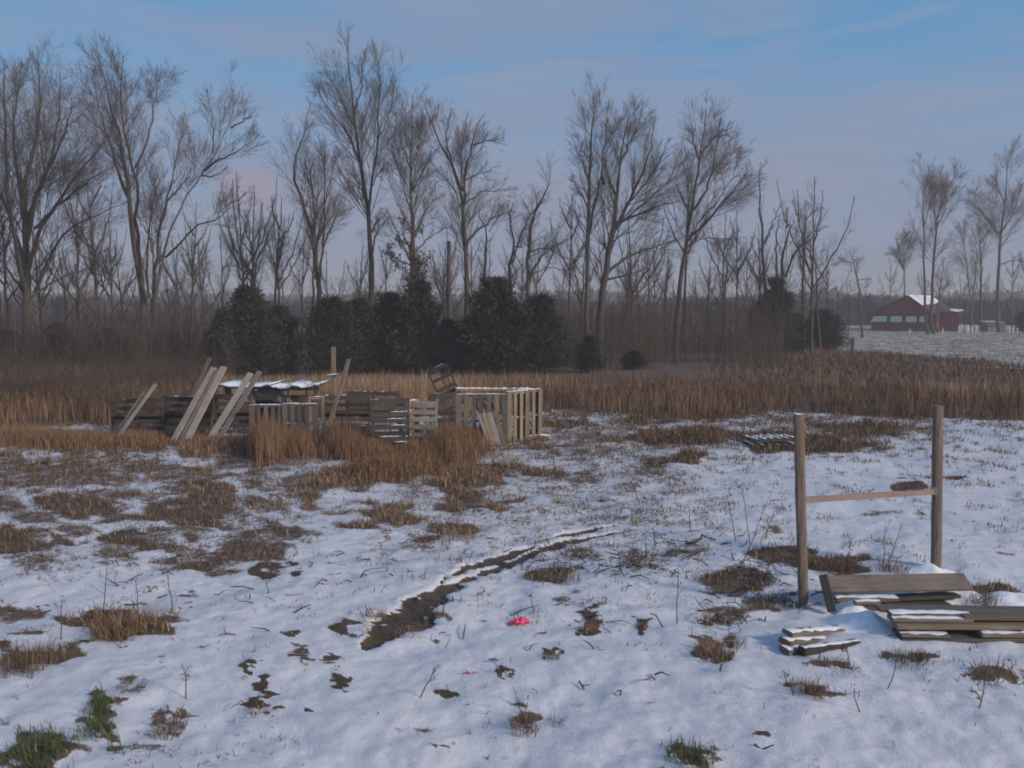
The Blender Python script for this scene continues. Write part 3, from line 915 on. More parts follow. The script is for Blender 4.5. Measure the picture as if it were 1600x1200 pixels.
for px, D, pi, sc in [(385,58,0,1.15),(408,60,5,.95),(425,56,5,1.0),(440,62,0,1.1),(470,60,1,1),(512,58,2,1),(560,64,1,1.1),(600,62,3,.9),(690,60,1,1.0),(740,64,3,.9),(765,62,2,1.1),
        (905,60,0,1),(885,58,5,.9),(978,62,1,1.1),(990,58,0,1.15),(1015,60,3,1),(1035,66,1,1),(1085,62,2,1.1),(1128,60,3,1),(1130,64,1,1.1),(1165,66,2,1.1),(1185,62,1,1),(1255,68,2,1.1),(1270,66,1,.9),
        (300,58,3,1),(320,56,1,1),(350,60,2,1.2),(270,54,6,1),(285,50,1,.9),(240,52,3,1),(180,50,0,1),(160,54,5,.95),(120,52,3,1.1),(110,48,1,1),(70,50,0,1),(20,48,3,1.1),(5,54,5,1),(-40,50,0,1),(-90,52,3,1.2),
        *[(float(a), 60 + 26 * rng.random(), int(b), .75 + .5 * rng.random()) for a, b in zip(np.linspace(385, 1300, 34) + rng.normal(0, 10, 34), rng.integers(0, 7, 34))],
        *[(float(a), 46 + 16 * rng.random(), int(b), .7 + .4 * rng.random()) for a, b in zip(np.linspace(-60, 350, 14) + rng.normal(0, 10, 14), rng.integers(0, 7, 14))],
        (1325,92,2,1),(1345,96,6,1),(1390,150,3,1.2),(1440,150,1,1.2),(1500,140,0,1.0),(1515,130,1,1.3),(1530,120,2,1.4),(1580,130,3,1.3),(1600,120,1,1.3),(1640,115,0,1.3),(835,60,1,1),(650,62,2,1.2),(575,60,6,1.1)]:
    _lm.setdefault(min(range(len(LM)), key=lambda q: abs(LM[q][0] - px)), []).append((px, D, pi, sc))
for q_, lst in _lm.items():
    for i_, a_ in enumerate(sorted(lst)):
        young(*a_, '%s slender bare young tree from the left, %s' % (ORD[i_], LM[q_][1]), 'young trees in the treeline')

g0 = at(702, 575, 50); 
def tube_obj(name, pts, rads, mat, sides=8, parent=None, origin=(0, 0, 0)):
    P, r = np.asarray(pts, float)[None], np.asarray(rads, float)[None]
    V, Fc = tubes(P - np.asarray(origin), r, sides)
    k = P.shape[1]
    me = mesh_np(name, V, Fc, M[mat])
    bm = bmesh.new(); bm.from_mesh(me); bm.verts.ensure_lookup_table()
    bm.faces.new([bm.verts[i] for i in range(sides)][::-1]); bm.faces.new([bm.verts[(k - 1) * sides + i] for i in range(sides)])
    bmesh.ops.recalc_face_normals(bm, faces=bm.faces)
    bm.to_mesh(me); bm.free()
    o = link(name, me, parent); 
    if parent is None: o.location = origin
    return o
x0 = (702 - 800) / F * 52
o = tube_obj('snapped_trunk', [(0, 0, -.1), (.03, 0, 2), (0, .03, 4.4), (.02, 0, 7.1)], [.17, .15, .14, .11], 'bark', origin=(0, 0, 0))
o.location = (x0, 52, float(terrain(x0, 52)))
tag(o, 'straight branchless snapped off trunk standing between the bare trees', 'dead tree')

# ------------------------------------------------------------------ cedars
def cedar_mesh(g, h, rad, n):
    """sprays of foliage gathered on boughs that reach out unevenly"""
    nb = 120
    zb = g.random(nb) ** 1.2
    ab = g.uniform(0, 2 * np.pi, nb)
    prof = rad * np.minimum(1, (1 - zb) ** .45 * 1.02) * np.minimum(1, .75 + zb * 2.2)
    rb = prof * g.uniform(.45, 1.12, nb)
    bi = g.integers(0, nb, n)
    t = g.random(n) ** .55
    sz = (.10 + .20 * (1 - zb[bi])) 
    ctr = np.stack([np.cos(ab[bi]) * rb[bi] * t, np.sin(ab[bi]) * rb[bi] * t, (zb[bi] * .93 + .02) * h + t * rb[bi] * .35], -1)
    ctr = ctr + g.normal(size=(n, 3)) * (sz * .95)[:, None]
    top = g.random(n) < .03
    ctr[top] = np.stack([g.normal(0, .06, top.sum()), g.normal(0, .06, top.sum()), h * g.uniform(.86, .97, top.sum())], -1)
    ctr[:, 2] = np.maximum(ctr[:, 2], .05)
    d = np.stack([np.cos(ab[bi]), np.sin(ab[bi]), 1.0 + 0 * t], -1) + g.normal(size=(n, 3)) * .55
    V, Fc = quads_cloud(ctr, g, .04, .12, d)
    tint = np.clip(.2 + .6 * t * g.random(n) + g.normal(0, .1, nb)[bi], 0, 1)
    return mesh_np('foliage', V, Fc, M['cedar'], {'tint': np.repeat(tint, 4)})
cp = []
for i in range(5):
    g = np.random.default_rng(40 + i)
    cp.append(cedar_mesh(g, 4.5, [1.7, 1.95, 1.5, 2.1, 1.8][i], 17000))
ctr_ = link('trunk', None)
bpy.data.objects.remove(ctr_)
Vt, Ft = tubes(np.array([[[0, 0, -.1], [0, 0, 1.5], [.02, 0, 4.2]]]), np.array([[.11, .09, .02]]), 6)
ctm = mesh_np('trunk', Vt, Ft, M['bark'])
def cedar(px, D, top_py, pi, wsc, label):
    x = (px - 800) / F * D; z0 = float(terrain(x, D))
    h = at(px, top_py, D)[2] - z0
    e = empty('cedar_tree', (x, D, z0), label, 'cedar tree', 'dark cedars before the wood', (0, 0, rng.uniform(0, 6.28)))
    s = h / 4.45
    e.scale = (wsc * s * 1.15, wsc * s * 1.15, s)
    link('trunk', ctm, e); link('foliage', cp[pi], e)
cedar(388, 42, 448, 0, 1.0, 'pointed dark cedar, leftmost of the row and just behind the first lumber shelter')
cedar(436, 43.5, 478, 2, 1.05, 'lower dark cedar filling in right of the pointed leftmost cedar')
cedar(352, 45, 488, 4, .8, 'small dark cedar peeping out on the left flank of the pointed cedar')
cedar(520, 43, 466, 3, .85, 'wide dark cedar directly behind the upright post of the pallet pen')
cedar(560, 44, 468, 1, .85, 'dark cedar behind the tilted pole, right of the wide one')
cedar(608, 45, 458, 2, .95, 'dark cedar left of the red leaved oak')
cedar(655, 44, 440, 0, .82, 'tall narrow dark cedar just below the brown leaved oak')
cedar(700, 45, 500, 1, .95, 'short dark cedar filling the dip between two tall cedars')
cedar(775, 43, 434, 2, 1.05, 'tallest dark cedar, with a blunt top right of centre')
cedar(738, 44.5, 492, 4, .95, 'low dark cedar on the left shoulder of the tallest cedar')
cedar(845, 43.5, 462, 3, .8, 'dark cedar ending the main row on its right')
cedar(815, 45, 480, 1, .85, 'dark cedar squeezed between the tallest one and the last of the row')
cedar(920, 44, 525, 4, .95, 'small low cedar under the tall pale trunk')
cedar(990, 46, 548, 3, 1.5, 'low spreading green bush at the edge of the sedge')
cedar(1210, 60, 434, 0, .72, 'narrow dark cedar at the corner of the far field')
cedar(1188, 61, 470, 2, .9, 'dark cedar on the left of the narrow corner cedar')
cedar(1240, 62, 490, 1, .8, 'dark cedar on the right of the narrow corner cedar')
cedar(1282, 68, 484, 3, 1.35, 'rounded dark bush right of the field corner')
cedar(1598, 112, 488, 3, 1.1, 'dark evergreen bush cut by the right edge beside the small shelter')
cedar(90, 44, 505, 4, 1.0, 'shaded evergreen bush under the massive left tree')
cedar(170, 45, 515, 1, 1.2, 'shaded evergreen bush left of the double crowned tree')
cedar(10, 44, 515, 3, 1.0, 'shaded evergreen bush at the left edge below the first tree')

# ------------------------------------------------------------------ brush and far woods
def brush(name, label, n, xr, Yr, hr, tint, seed, zone=None, wid=.012, lean=.35):
    g = np.random.default_rng(seed)
    Y = np.sqrt(g.uniform(Yr[0] ** 2, Yr[1] ** 2, n))
    px = g.uniform(xr[0], xr[1], n); X = (px - 800) / F * Y
    cl = fbm(X * .45, Y * .45, seed, 3)
    keep = g.random(n) < sstep(.36, .56, cl)
    X, Y = X[keep], Y[keep]; n = len(X)
    h = g.uniform(0, 1, n) ** 1.6 * (hr[1] - hr[0]) + hr[0]
    h = h * (.25 + 1.5 * fbm(X * .35, Y * .35, seed + 3, 3))
    a = g.uniform(0, 2 * np.pi, n); l = np.abs(g.normal(0, lean, n))
    b = np.stack([X, Y, terrain(X, Y) - .02], -1)
    P = np.stack([b, b + np.stack([np.cos(a) * l * h * .35, np.sin(a) * l * h * .35, h * .55], -1),
                  b + np.stack([np.cos(a) * l * h, np.sin(a) * l * h, h * (1 - .3 * np.minimum(l, 1))], -1)], 1)
    r = wid * g.uniform(.5, 1.4, n)[:, None] * np.array([[1, .7, .3]])
    V, Fc = tubes(P, r, 3)
    tt = np.repeat(np.clip(g.normal(tint, .3, n), 0, 1), 9)
    # side twigs
    c, cr = children(P, r, 5, .2, .5, 40, g, 2, .2, .15, .6, wid * .45)
    V2, F2 = tubes(c, cr, 3)
    t2 = np.repeat(np.clip(g.normal(tint, .22, len(c)), 0, 1), 6)
    me = mesh_np(name, np.vstack([V, V2]), np.vstack([Fc, F2 + len(V)]), M['brush'], {'tint': np.concatenate([tt, t2])})
    tag(link(name, me), label, 'brush', kind='stuff')
brush('thicket', 'dense brown thicket of bare stems under the trees on the left', 6500, (-260, 370), (39, 58), (1.2, 3.4), .42, 61)
brush('thicket', 'leafless grey brown undergrowth between the cedars and the field corner', 5500, (860, 1225), (44, 76), (.8, 4.0), .42, 62)
brush('thicket', 'tangled stems and saplings behind the row of cedars', 3800, (340, 900), (50, 75), (1.0, 3.4), .4, 63)
brush('bramble', 'low reddish bramble tangle left of the pallet enclosure', 7000, (-250, 350), (24, 41), (.5, 1.5), .5, 64, wid=.006, lean=.8)
def woods(name, label, n, xr, Dr, hr, wr, tint, seed):
    g = np.random.default_rng(seed)
    D = g.uniform(*Dr, n); px = g.uniform(*xr, n); X = (px - 800) / F * D
    h = g.uniform(*hr, n) * (.55 + .9 * fbm(X / 30, D / 60, seed, 3))
    z = terrain(X, D)
    # each a ragged crown of a few tapering shards standing at its own depth
    V = []; 
    k = 5
    Vs = []
    for j in range(k):
        a = g.uniform(0, np.pi, n); w_ = g.uniform(*wr, n) * .5
        ox = g.normal(0, 1, n) * w_; oy = g.normal(0, 1, n) * w_
        hh = h * g.uniform(.8, 1.02, n)
        b = np.stack([X + ox * .5, D + oy * .5, z - .3], -1)
        s = np.stack([np.cos(a) * w_, np.sin(a) * w_, 0 * w_], -1)
        tip = b + np.stack([ox * .8, oy * .8, hh], -1)
        m = b + np.stack([ox * .3, oy * .3, hh * .86], -1)
        Vs.append(np.stack([b - s * .7, b + s * .7, m + s, tip, m - s], 1))
    V = np.concatenate(Vs, 0).reshape(-1, 3)
    nn = n * k
    b = np.arange(nn)[:, None] * 5
    Fc = np.concatenate([b + np.array([[0, 1, 2]]), b + np.array([[0, 2, 4]]), b + np.array([[4, 2, 3]])], 0)
    tt = np.repeat(np.clip(np.tile(g.normal(tint, .2, n), k), 0, 1), 5)
    me = mesh_np(name, V, Fc, M['wood_mass'], {'tint': tt})
    tag(link(name, me), label, 'woods', kind='stuff')
woods('far_woods', 'distant leafless woods along the horizon', 6000, (-500, 2100), (330, 560), (7.5, 9.5), (.8, 2.6), .5, 71)
woods('scrub_belt', 'dark belt of leafless scrub behind the barn and the near trees', 6500, (-400, 2000), (150, 215), (3.4, 5.0), (.3, .9), .35, 72)

# ------------------------------------------------------------------ carpentry helpers
_boxes = {}
def box_mesh(l, w_, t_, mat, bev=0.0):
    key = (round(l, 2), round(w_, 3), round(t_, 3), mat, bev)
    if key in _boxes: return _boxes[key]
    bm = bmesh.new()
    bmesh.ops.create_cube(bm, size=1)
    for v in bm.verts: v.co = (v.co.x * l, v.co.y * w_, v.co.z * t_)
    if bev: bmesh.ops.bevel(bm, geom=bm.edges[:], offset=bev, segments=1, affect='EDGES')
    me = bpy.data.meshes.new('board'); bm.to_mesh(me); bm.free()
    me.materials.append(M[mat])
    _boxes[key] = me
    return me
def frame(dirv, side):
    x = Vector(dirv).normalized(); s = Vector(side)
    y = (s - x * s.dot(x)).normalized(); z = x.cross(y)
    m = Matrix.Identity(4)
    for i, v in enumerate((x, y, z)):
        for r_ in range(3): m[r_][i] = v[r_]
    return m
def beam(name, p0, p1, w_, t_, mat, parent=None, side=(1, 0, 0), bev=0.0, origin=None):
    """board from p0 to p1 (in parent space), w_ along 'side', t_ across"""
    p0 = Vector(p0); p1 = Vector(p1); L = (p1 - p0).length
    me = box_mesh(L, w_, t_, mat, bev)
    o = link(name, me, parent)
    m = frame(p1 - p0, side); m.translation = (p0 + p1) / 2
    o.matrix_local = m
    return o
def cap(parent, p0, p1, w_, hgt=.03, seed=0, side=(0, 1, 0), name='snow_cap'):
    """a little ridge of settled snow along a top edge"""
    g = np.random.default_rng(seed + 3)
    p0 = np.asarray(p0, float); p1 = np.asarray(p1, float); L = np.linalg.norm(p1 - p0)
    n = max(4, int(L / .06)); s = np.asarray(side, float); s /= np.linalg.norm(s)
    V = []
    for i in range(n + 1):
        c = p0 + (p1 - p0) * i / n
        e = 0 if i in (0, n) else 1
        hh = hgt * .6 * (.1 + g.random() ** 1.5 * 1.2) * e + .002; ww = w_ * (.22 + .28 * g.random())
        if g.random() < .2: hh *= .15; ww *= .5
        for q, z in ((-1, -.004), (-.75, hh * .8), (0, hh), (.75, hh * .8), (1, -.004)):
            V.append(c + s * q * ww + np.array((0, 0, z)))
    Fc = [(i * 5 + j, (i + 1) * 5 + j, (i + 1) * 5 + j + 1, i * 5 + j + 1) for i in range(n) for j in range(4)]
    me = mesh_np(name, V, Fc, M['snow'], smooth=True)
    return link(name, me, parent)
_ps = 0
def pallet(label, base, yaw, lean=0, roll=0, w_=1.2, h=1.0, orient='h', ns=7, mat='wood_grey', slat=.09, snow=True, back=3, name='pallet', sink=.05, snow_slats=()):
    """a pallet standing on its edge; base = its lower left corner on the ground"""
    global _ps
    _ps += 1
    g = random.Random(_ps * 13)
    e = empty(name, base, label, 'pallet', 'pallets standing as walls of the enclosure')
    e.matrix_world = Matrix.Translation((base[0], base[1], base[2] - sink)) @ Matrix.Rotation(R(yaw), 4, 'Z') @ Matrix.Rotation(R(-lean), 4, 'X') @ Matrix.Rotation(R(-roll), 4, 'Y')
    def jit(a): return g.uniform(-a, a)
    th = .018
    if orient == 'h':
        for i in range(3):
            x = .02 + (w_ - .04) * i / 2
            beam('stringer', (x, 0, 0), (x + jit(.006), 0, h), .038, .09, mat, e, (1, 0, 0))
        for i in range(ns):
            z = .05 + (h - .10) * i / (ns - 1)
            sl = slat * (1.35 if i in (0, ns - 1) else 1)
            beam('slat', (-.005, -.056 - jit(.002), z + jit(.008)), (w_ + .005, -.056, z + jit(.012)), sl, th, mat, e, (0, 0, 1))
        for i in range(back):
            z = .06 + (h - .12) * i / (back - 1)
            beam('slat', (0, .056, z), (w_, .056, z), slat, th, mat, e, (0, 0, 1))
        top = h
    else:
        for i in range(3):
            z = .03 + (h - .06) * i / 2
            beam('stringer', (0, 0, z), (w_, 0, z + jit(.006)), .038, .09, mat, e, (0, 0, 1))
        for i in range(ns):
            x = slat / 2 + (w_ - slat) * i / (ns - 1)
            sl = slat * (1.35 if i in (0, ns - 1) else 1)
            beam('slat', (x + jit(.008), -.056, -.005), (x + jit(.012), -.056, h + jit(.015)), sl, th, mat, e, (1, 0, 0))
        for i in range(back):
            x = slat / 2 + (w_ - slat) * i / (back - 1)
            beam('slat', (x, .056, 0), (x, .056, h), slat, th, mat, e, (1, 0, 0))
        top = h
        if snow:
            z = .03 + (h - .06) / 2 + .02
            cap(e, (.05, 0, z), (w_ * .55, 0, z), .10, .03, _ps)
    if snow:
        if orient == 'h':
            cap(e, (.0, -.045, top + .002), (w_ * g.uniform(.5, 1), -.045, top + .002), .05, .02, _ps + 50)
        else:
            cap(e, (.0, .0, top + .012), (w_, .0, top + .012), .09, .02, _ps + 50)
    for (z, a, b) in snow_slats:
        cap(e, (a * w_, -.07, z), (b * w_, -.07, z), .045, .02, _ps + 90)
    return e
def gv(px, py):
    return Vector([float(v) for v in ground(px, py)])
def av(px, py, D):
    return Vector([float(v) for v in at(px, py, D)])

# --- left row of dark pallets
pallet('dark weathered pallet at the far left end of the wall, behind the lone slanting board', gv(176, 680), 2, w_=1.25, h=.95, mat='wood_dark', ns=6)
pallet('dark pallet with broken slats behind the long three board plank stack', gv(256, 679), -3, lean=4, w_=1.22, h=.98, mat='wood_dark', ns=6)
pallet('dark pallet under the left end of the snow topped lean to roof', gv(338, 676), 1, w_=.9, h=1.0, mat='wood_dark', ns=6)
# --- the leaning boards
def leaning(label, parts, group='long boards leaning on the enclosure', name='leaning_boards', cat='boards'):
    """parts: (bottom px,py,D),(top px,py,D),width,mat"""
    b0 = av(*parts[0][0])
    e = empty(name, b0, label, cat, group)
    for i, (a, b, wd, mat) in enumerate(parts):
        p0 = av(*a) - b0; p1 = av(*b) - b0
        beam('board', p0, p1, wd, .035, mat, e, (1, -.25, 0), .004)
        if i % 2 == 0:
            d = (p1 - p0).normalized(); s = Vector((1, -.25, 0)); s = (s - d * s.dot(d)).normalized()
            cap(e, p0 + d * .15 - s * (wd / 2), p1 - d * .3 - s * (wd / 2), .028, .012, i + int(a[0]), (0, 1, 0))
    return e
leaning('lone thin slanting board with a snowy upper edge, leftmost of the leaning lumber', [((174,692,20.6),(226,612,21.2),.10,'wood_grey'), ((184,683,20.55),(243,600,21.2),.09,'wood_pale')])
leaning('tall stack of brown planks slanting right, tallest of the leaning lumber', [((266,697,20.3),(334,574,21.4),.15,'wood_pale'), ((277,699,20.25),(341,577,21.3),.10,'wood_warm'), ((287,697,20.2),(350,573,21.3),.17,'wood_pale')])
leaning('short pole end sticking up behind the tallest slanting plank stack', [((290,640,22.2),(328,559,22.6),.10,'wood_warm')], name='leaning_pole', cat='pole')
leaning('pair of grey planks slanting across the left end of the snowy roof', [((320,699,20.2),(392,583,21.2),.17,'wood_pale'), ((338,692,20.15),(406,580,21.15),.13,'wood_pale')])
# --- little lean-to with a snowy roof
def shelter():
    D0, D1 = 21.9, 23.1
    bp = gv(352, 676); bp = Vector(((352 - 800) / F * D0, D0, float(terrain(-7, D0))))
    e = empty('lean_to', bp, 'low lean to knocked together from scrap wood under a sagging snow covered roof', 'shelter')
    def L(px, py, D): return av(px, py, D) - bp
    for px, D in ((354, D0), (394, D0), (436, D0), (494, D0), (358, D1), (492, D1)):
        t = L(px, 603 if D == D0 else 598, D); b = Vector((t.x, t.y, -.05))
        beam('post', b, t, .08, .08, 'wood_grey', e, (1, 0, 0))
    # roof: three sagging sheets in world space
    for i, (a, b, dz, m) in enumerate(((345, 428, 0, 'blue_tarp'), (424, 462, -.03, 'wood_dark'), (458, 499, .0, 'wood_dark'))):
        n = 10; V = []
        for u in range(n + 1):
            px = a + (b - a) * u / n
            sag = -.07 * math.sin(math.pi * u / n) + .015 * math.sin(u * 2.1 + i)
            for D, h_ in ((D0 - .25, 0), ((D0 + D1) / 2, .0), (D1, -.02)):
                p = L(px, 600, D0); V.append((p.x * 1.0, D - bp.y, p.z + sag + h_ + dz))
        Fc = [(u * 3 + j, (u + 1) * 3 + j, (u + 1) * 3 + j + 1, u * 3 + j + 1) for u in range(n) for j in range(2)]
        me = mesh_np('roof_sheet', V, Fc, M[m]); o = link('roof_sheet', me, e)
        md = o.modifiers.new('s', 'SOLIDIFY'); md.thickness = .03
        V2 = [(x, y, z + .022 + (.03 if 0 < k // 3 < n else .0) * random.random() ** 2) for k, (x, y, z) in enumerate(V)]
        me = mesh_np('snow_cap', V2, Fc, M['snow'], smooth=True); o = link('snow_cap', me, e)
        md = o.modifiers.new('s', 'SOLIDIFY'); md.thickness = .02; md.offset = -1
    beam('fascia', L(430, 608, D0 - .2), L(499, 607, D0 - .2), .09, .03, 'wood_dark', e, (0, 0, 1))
    beam('fascia', L(396, 606, D0 - .1), L(440, 608, D0 - .1), .07, .03, 'wood_grey', e, (0, 0, 1))
    beam('brace', L(402, 614, D0 - .1), L(440, 630, D0 - .05), .06, .03, 'wood_dark', e, (0, 0, 1))
    beam('rail', L(440, 631, D0 - .15), L(492, 633, D0 - .15), .05, .04, 'wood_grey', e, (0, 0, 1))
    cap(e, L(446, 630, D0 - .15), L(490, 632, D0 - .15), .09, .03, 9)
    for px in (450, 478):
        beam('stud', L(px, 608, D0 + .02), L(px, 632, D0 + .02), .03, .04, 'wood_warm', e, (1, 0, 0))
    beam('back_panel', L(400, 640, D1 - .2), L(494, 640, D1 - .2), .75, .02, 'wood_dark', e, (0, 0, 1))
shelter()
# crumpled pale sheet in the lean-to
def crumple(name, label, c, size, mat, seed, cat, sy=.6, sz=.5, rot=0):
    bm = bmesh.new(); bmesh.ops.create_icosphere(bm, subdivisions=3, radius=1)
    g = np.random.default_rng(seed)
    for v in bm.verts:
        n_ = float(fbm(v.co.x * 2.3 + seed, v.co.y * 2.3 + v.co.z * 1.7, seed, 3))
        k = .55 + .9 * abs(n_ - .5) * 2 + .25 * n_
        v.co = Vector((v.co.x * size * k, v.co.y * size * sy * k, max(v.co.z, -.25) * size * sz * k))
    me = bpy.data.meshes.new(name); bm.to_mesh(me); bm.free(); me.materials.append(M[mat])
    o = link(name, me); o.location = c; o.rotation_euler = (0, 0, rot)
    return tag(o, label, cat)
crumple('plastic_sheet', 'crumpled pale plastic sheet heaped inside the lean to', av(417, 621, 22.3), .36, 'white_sheet', 3, 'sheet', .6, .75)
crumple('plastic_sheet', 'small wad of pale plastic sheet beside the open cubby of the lean to', av(443, 626, 22.2), .17, 'white_sheet', 4, 'sheet', .6, .9)
# front pallets of the lean-to
pallet('grey pallet with upright slats, left one of the two below the lean to', gv(392, 692), 2, w_=.76, h=.92, orient='v', ns=5, mat='wood_grey', slat=.085)
pallet('grey pallet with upright slats and snowy middle bar, right one below the lean to', gv(444, 692), -1, w_=.78, h=.92, orient='v', ns=5, mat='wood_grey', slat=.085)
pallet('small tan framed crate side standing right of the lean to', gv(484, 684), 8, w_=.36, h=1.05, orient='v', ns=2, mat='wood_warm', slat=.05, back=2)
# post and tilted pole
b = gv(521, 676); t_ = av(521, 542, b.y)
e = empty('timber_post', b, 'tall grey square post rising straight out of the pallet wall', 'post')
beam('post', (0, 0, -.2), (t_.x - b.x, 0, t_.z - b.z), .095, .095, 'wood_post', e, bev=.006)
beam('crosspiece', av(509, 587, b.y - .07) - b, av(536, 585, b.y - .07) - b, .03, .03, 'wood_grey', e, (0, 0, 1))
cap(e, av(509, 586, b.y - .07) - b, av(536, 584, b.y - .07) - b, .05, .02, 31)
leaning('tan wooden pole tilted to the right against the tall grey post', [((513,668,20.9),(545,561,21.4),.095,'wood_warm')], group=None, name='tilted_pole', cat='pole')
# middle dark pallets
pallet('dark pallet between the tall grey post and the middle of the wall', gv(506, 676), 2, w_=1.15, h=1.0, mat='wood_dark', ns=6, snow_slats=((.25, .6, .9),))
pallet('dark pallet laid behind the wall where the grass shows over it', gv(545, 668), -4, w_=1.3, h=1.0, mat='wood_dark', ns=5)
pallet('grey slatted pallet set nearest the camera in the middle of the wall', gv(581, 708), 10, lean=6, w_=.82, h=1.2, mat='wood_dark', ns=9, slat=.10, snow_slats=((.93, .5, .95), (.78, .4, .9), (.64, .5, .9), (.4, .2, .8), (.28, .6, .95)))
pallet('narrow end on pallet with pinkish edges and snow between its rails', gv(627, 705), 58, lean=2, w_=.6, h=1.15, orient='h', mat='wood_pink', ns=7, slat=.07)
pallet('light tan pallet with two columns of slots, brightest in the middle of the wall', gv(643, 702), -4, lean=3, roll=-1, w_=.56, h=1.12, mat='wood_pale', ns=7, slat=.10)
pallet('dark broken pallet tilted to the left behind the wall', gv(704, 664), -6, lean=12, roll=27, w_=.58, h=1.5, mat='wood_dark', ns=6, sink=-.05)
pallet('dark low pallet behind the left corner of the slatted pen', gv(672, 672), 6, lean=14, w_=.75, h=.95, mat='wood_dark', ns=5)
# right pen
pallet('grey front pallet of the pen with wide upright boards and a snowy top rail', gv(714, 693), 2, w_=1.14, h=1.22, orient='v', ns=7, mat='wood_grey', slat=.10)
pallet('tan side pallet of the pen running back on the right, upright slats with gaps', gv(791, 691), 38, w_=.62, h=1.22, orient='v', ns=4, mat='wood_warm', slat=.09)
pallet('farther tan side pallet of the pen with snow on its middle bar', gv(808, 688), 40, w_=.72, h=1.22, orient='v', ns=4, mat='wood_warm', slat=.09)
b = gv(838, 678); e = empty('corner_stake', b, 'thin tan stake at the right hand corner of the slatted pen', 'stake')
beam('stake', (0, 0, -.1), (0, 0, av(838, 610, b.y).z - b.z), .05, .04, 'wood_warm', e)
e0 = gv(768, 698)
e = empty('leaning_pallet', e0, 'pallet of four pale boards leaning left against the front of the pen', 'pallet', 'pallets standing as walls of the enclosure')
for i, (bx, tx, wd) in enumerate(((766, 739, .085), (773, 747.5, .10), (781, 757, .12), (790, 766, .085))):
    beam('board', av(bx, 697, 19.9) - e0, av(tx, 622, 20.38) - e0, wd, .022, ('wood_pale', 'wood_warm')[i % 2], e, (1, 0, 0))
for py, D in ((690, 19.98), (660, 20.17), (628, 20.40)):
    k = (697 - py) / 75.0
    beam('crossbar', av(764 - 27 * k, py, D) - e0, av(792 - 26 * k, py, D) + Vector((0, .03, 0)) - e0, .07, .03, 'wood_grey', e, (0, 0, 1))
cap(e, av(739, 622, 20.38) - e0, av(768, 622, 20.38) - e0, .05, .02, 77)
b = av(712, 608, 20.9)
e = empty('top_rail', b, 'long snow covered rail lying along the top of the slatted pen', 'rail')
beam('rail', (0, 0, 0), av(833, 608.5, 21.9) - b, .045, .09, 'wood_grey', e, (0, 0, 1))
cap(e, Vector((0, 0, .022)), av(833, 608.5, 21.9) - b + Vector((0, 0, .022)), .11, .035, 81)
# bowed log with snow beside the pen
pts = [av(px, py, D) for px, py, D in ((795,695,20.6),(815,687,20.8),(838,682,21.1),(860,684,21.3),(882,689,21.5))]
o = tube_obj('bowed_log', [tuple(p) for p in pts], [.05, .06, .065, .06, .045], 'wood_post', 8)
V = tag(o, 'bowed log topped with snow lying right of the pen', 'log')
cap(o, pts[0] + Vector((0, 0, .05)), pts[1] + Vector((0, 0, .055)), .1, .03, 5)
cap(o, pts[1] + Vector((0, 0, .05)), pts[2] + Vector((0, 0, .06)), .1, .03, 6)
cap(o, pts[2] + Vector((0, 0, .055)), pts[3] + Vector((0, 0, .055)), .1, .03, 7)
def scrap(name, label, cat, items, group=None, snow=True, mat='wood_grey', bev=.004):
    """items: (px,py,D)->(px,py,D), w, t ; a single loose board each"""
    for i, (a, b, w_, t_) in enumerate(items):
        pa, pb = av(*a), av(*b)
        e = empty(name, pa, label[i] if isinstance(label, (list, tuple)) else label, cat, group)
        beam('board', (0, 0, 0), pb - pa, w_, t_, mat if isinstance(mat, str) else mat[i], e, (.05, 1, 0), bev)
        if snow: cap(e, Vector((0, 0, t_ / 2 + .001)) + (pb - pa) * .04, (pb - pa) * .96 + Vector((0, 0, t_ / 2 + .001)), w_ * .9, .02, i + int(a[0]))
def gD(px, py): return float(ground(px, py)[1])
scrap('scrap_board', ['dark scrap board with snow just past the pen corner', 'short scrap piece right of the bowed log', 'scrap stick at the end of the bowed log'], 'board',
      [((828,671,22.3),(850,679,22.0),.10,.04), ((852,674,22.4),(866,676,22.3),.12,.05), ((864,680,21.8),(878,682,21.7),.08,.04)], 'scrap boards right of the pen', mat='wood_dark')
# flat snowy pallet pile in the sedge edge
def flat_pile():
    b = gv(1202, 697)
    for li in range(2):
        e = empty('flat_pallet', (b.x, b.y + .0, b.z + .03 + li * .13), ['lower pallet of the snowy pair lying flat beyond the left post', 'upper pallet of the snowy pair lying flat beyond the left post'][li], 'pallet', 'flat snowy pallets', (0, 0, R(6 + li * 9)))
        e.scale = (.85, .6, .8)
        for i in range(3): beam('stringer', (-.6, -.45 + .45 * i, 0), (.6, -.45 + .45 * i, 0), .04, .08, 'wood_dark', e, (0, 1, 0))
        for i in range(6):
            x = -.55 + .22 * i
            beam('slat', (x, -.5, .05), (x, .5, .05), .12, .018, 'wood_grey', e, (1, 0, 0))
            if li == 1 or i in (0, 1, 5): cap(e, (x, -.48, .06), (x, .45, .06), .13, .04, i + li * 10, (1, 0, 0))
flat_pile()

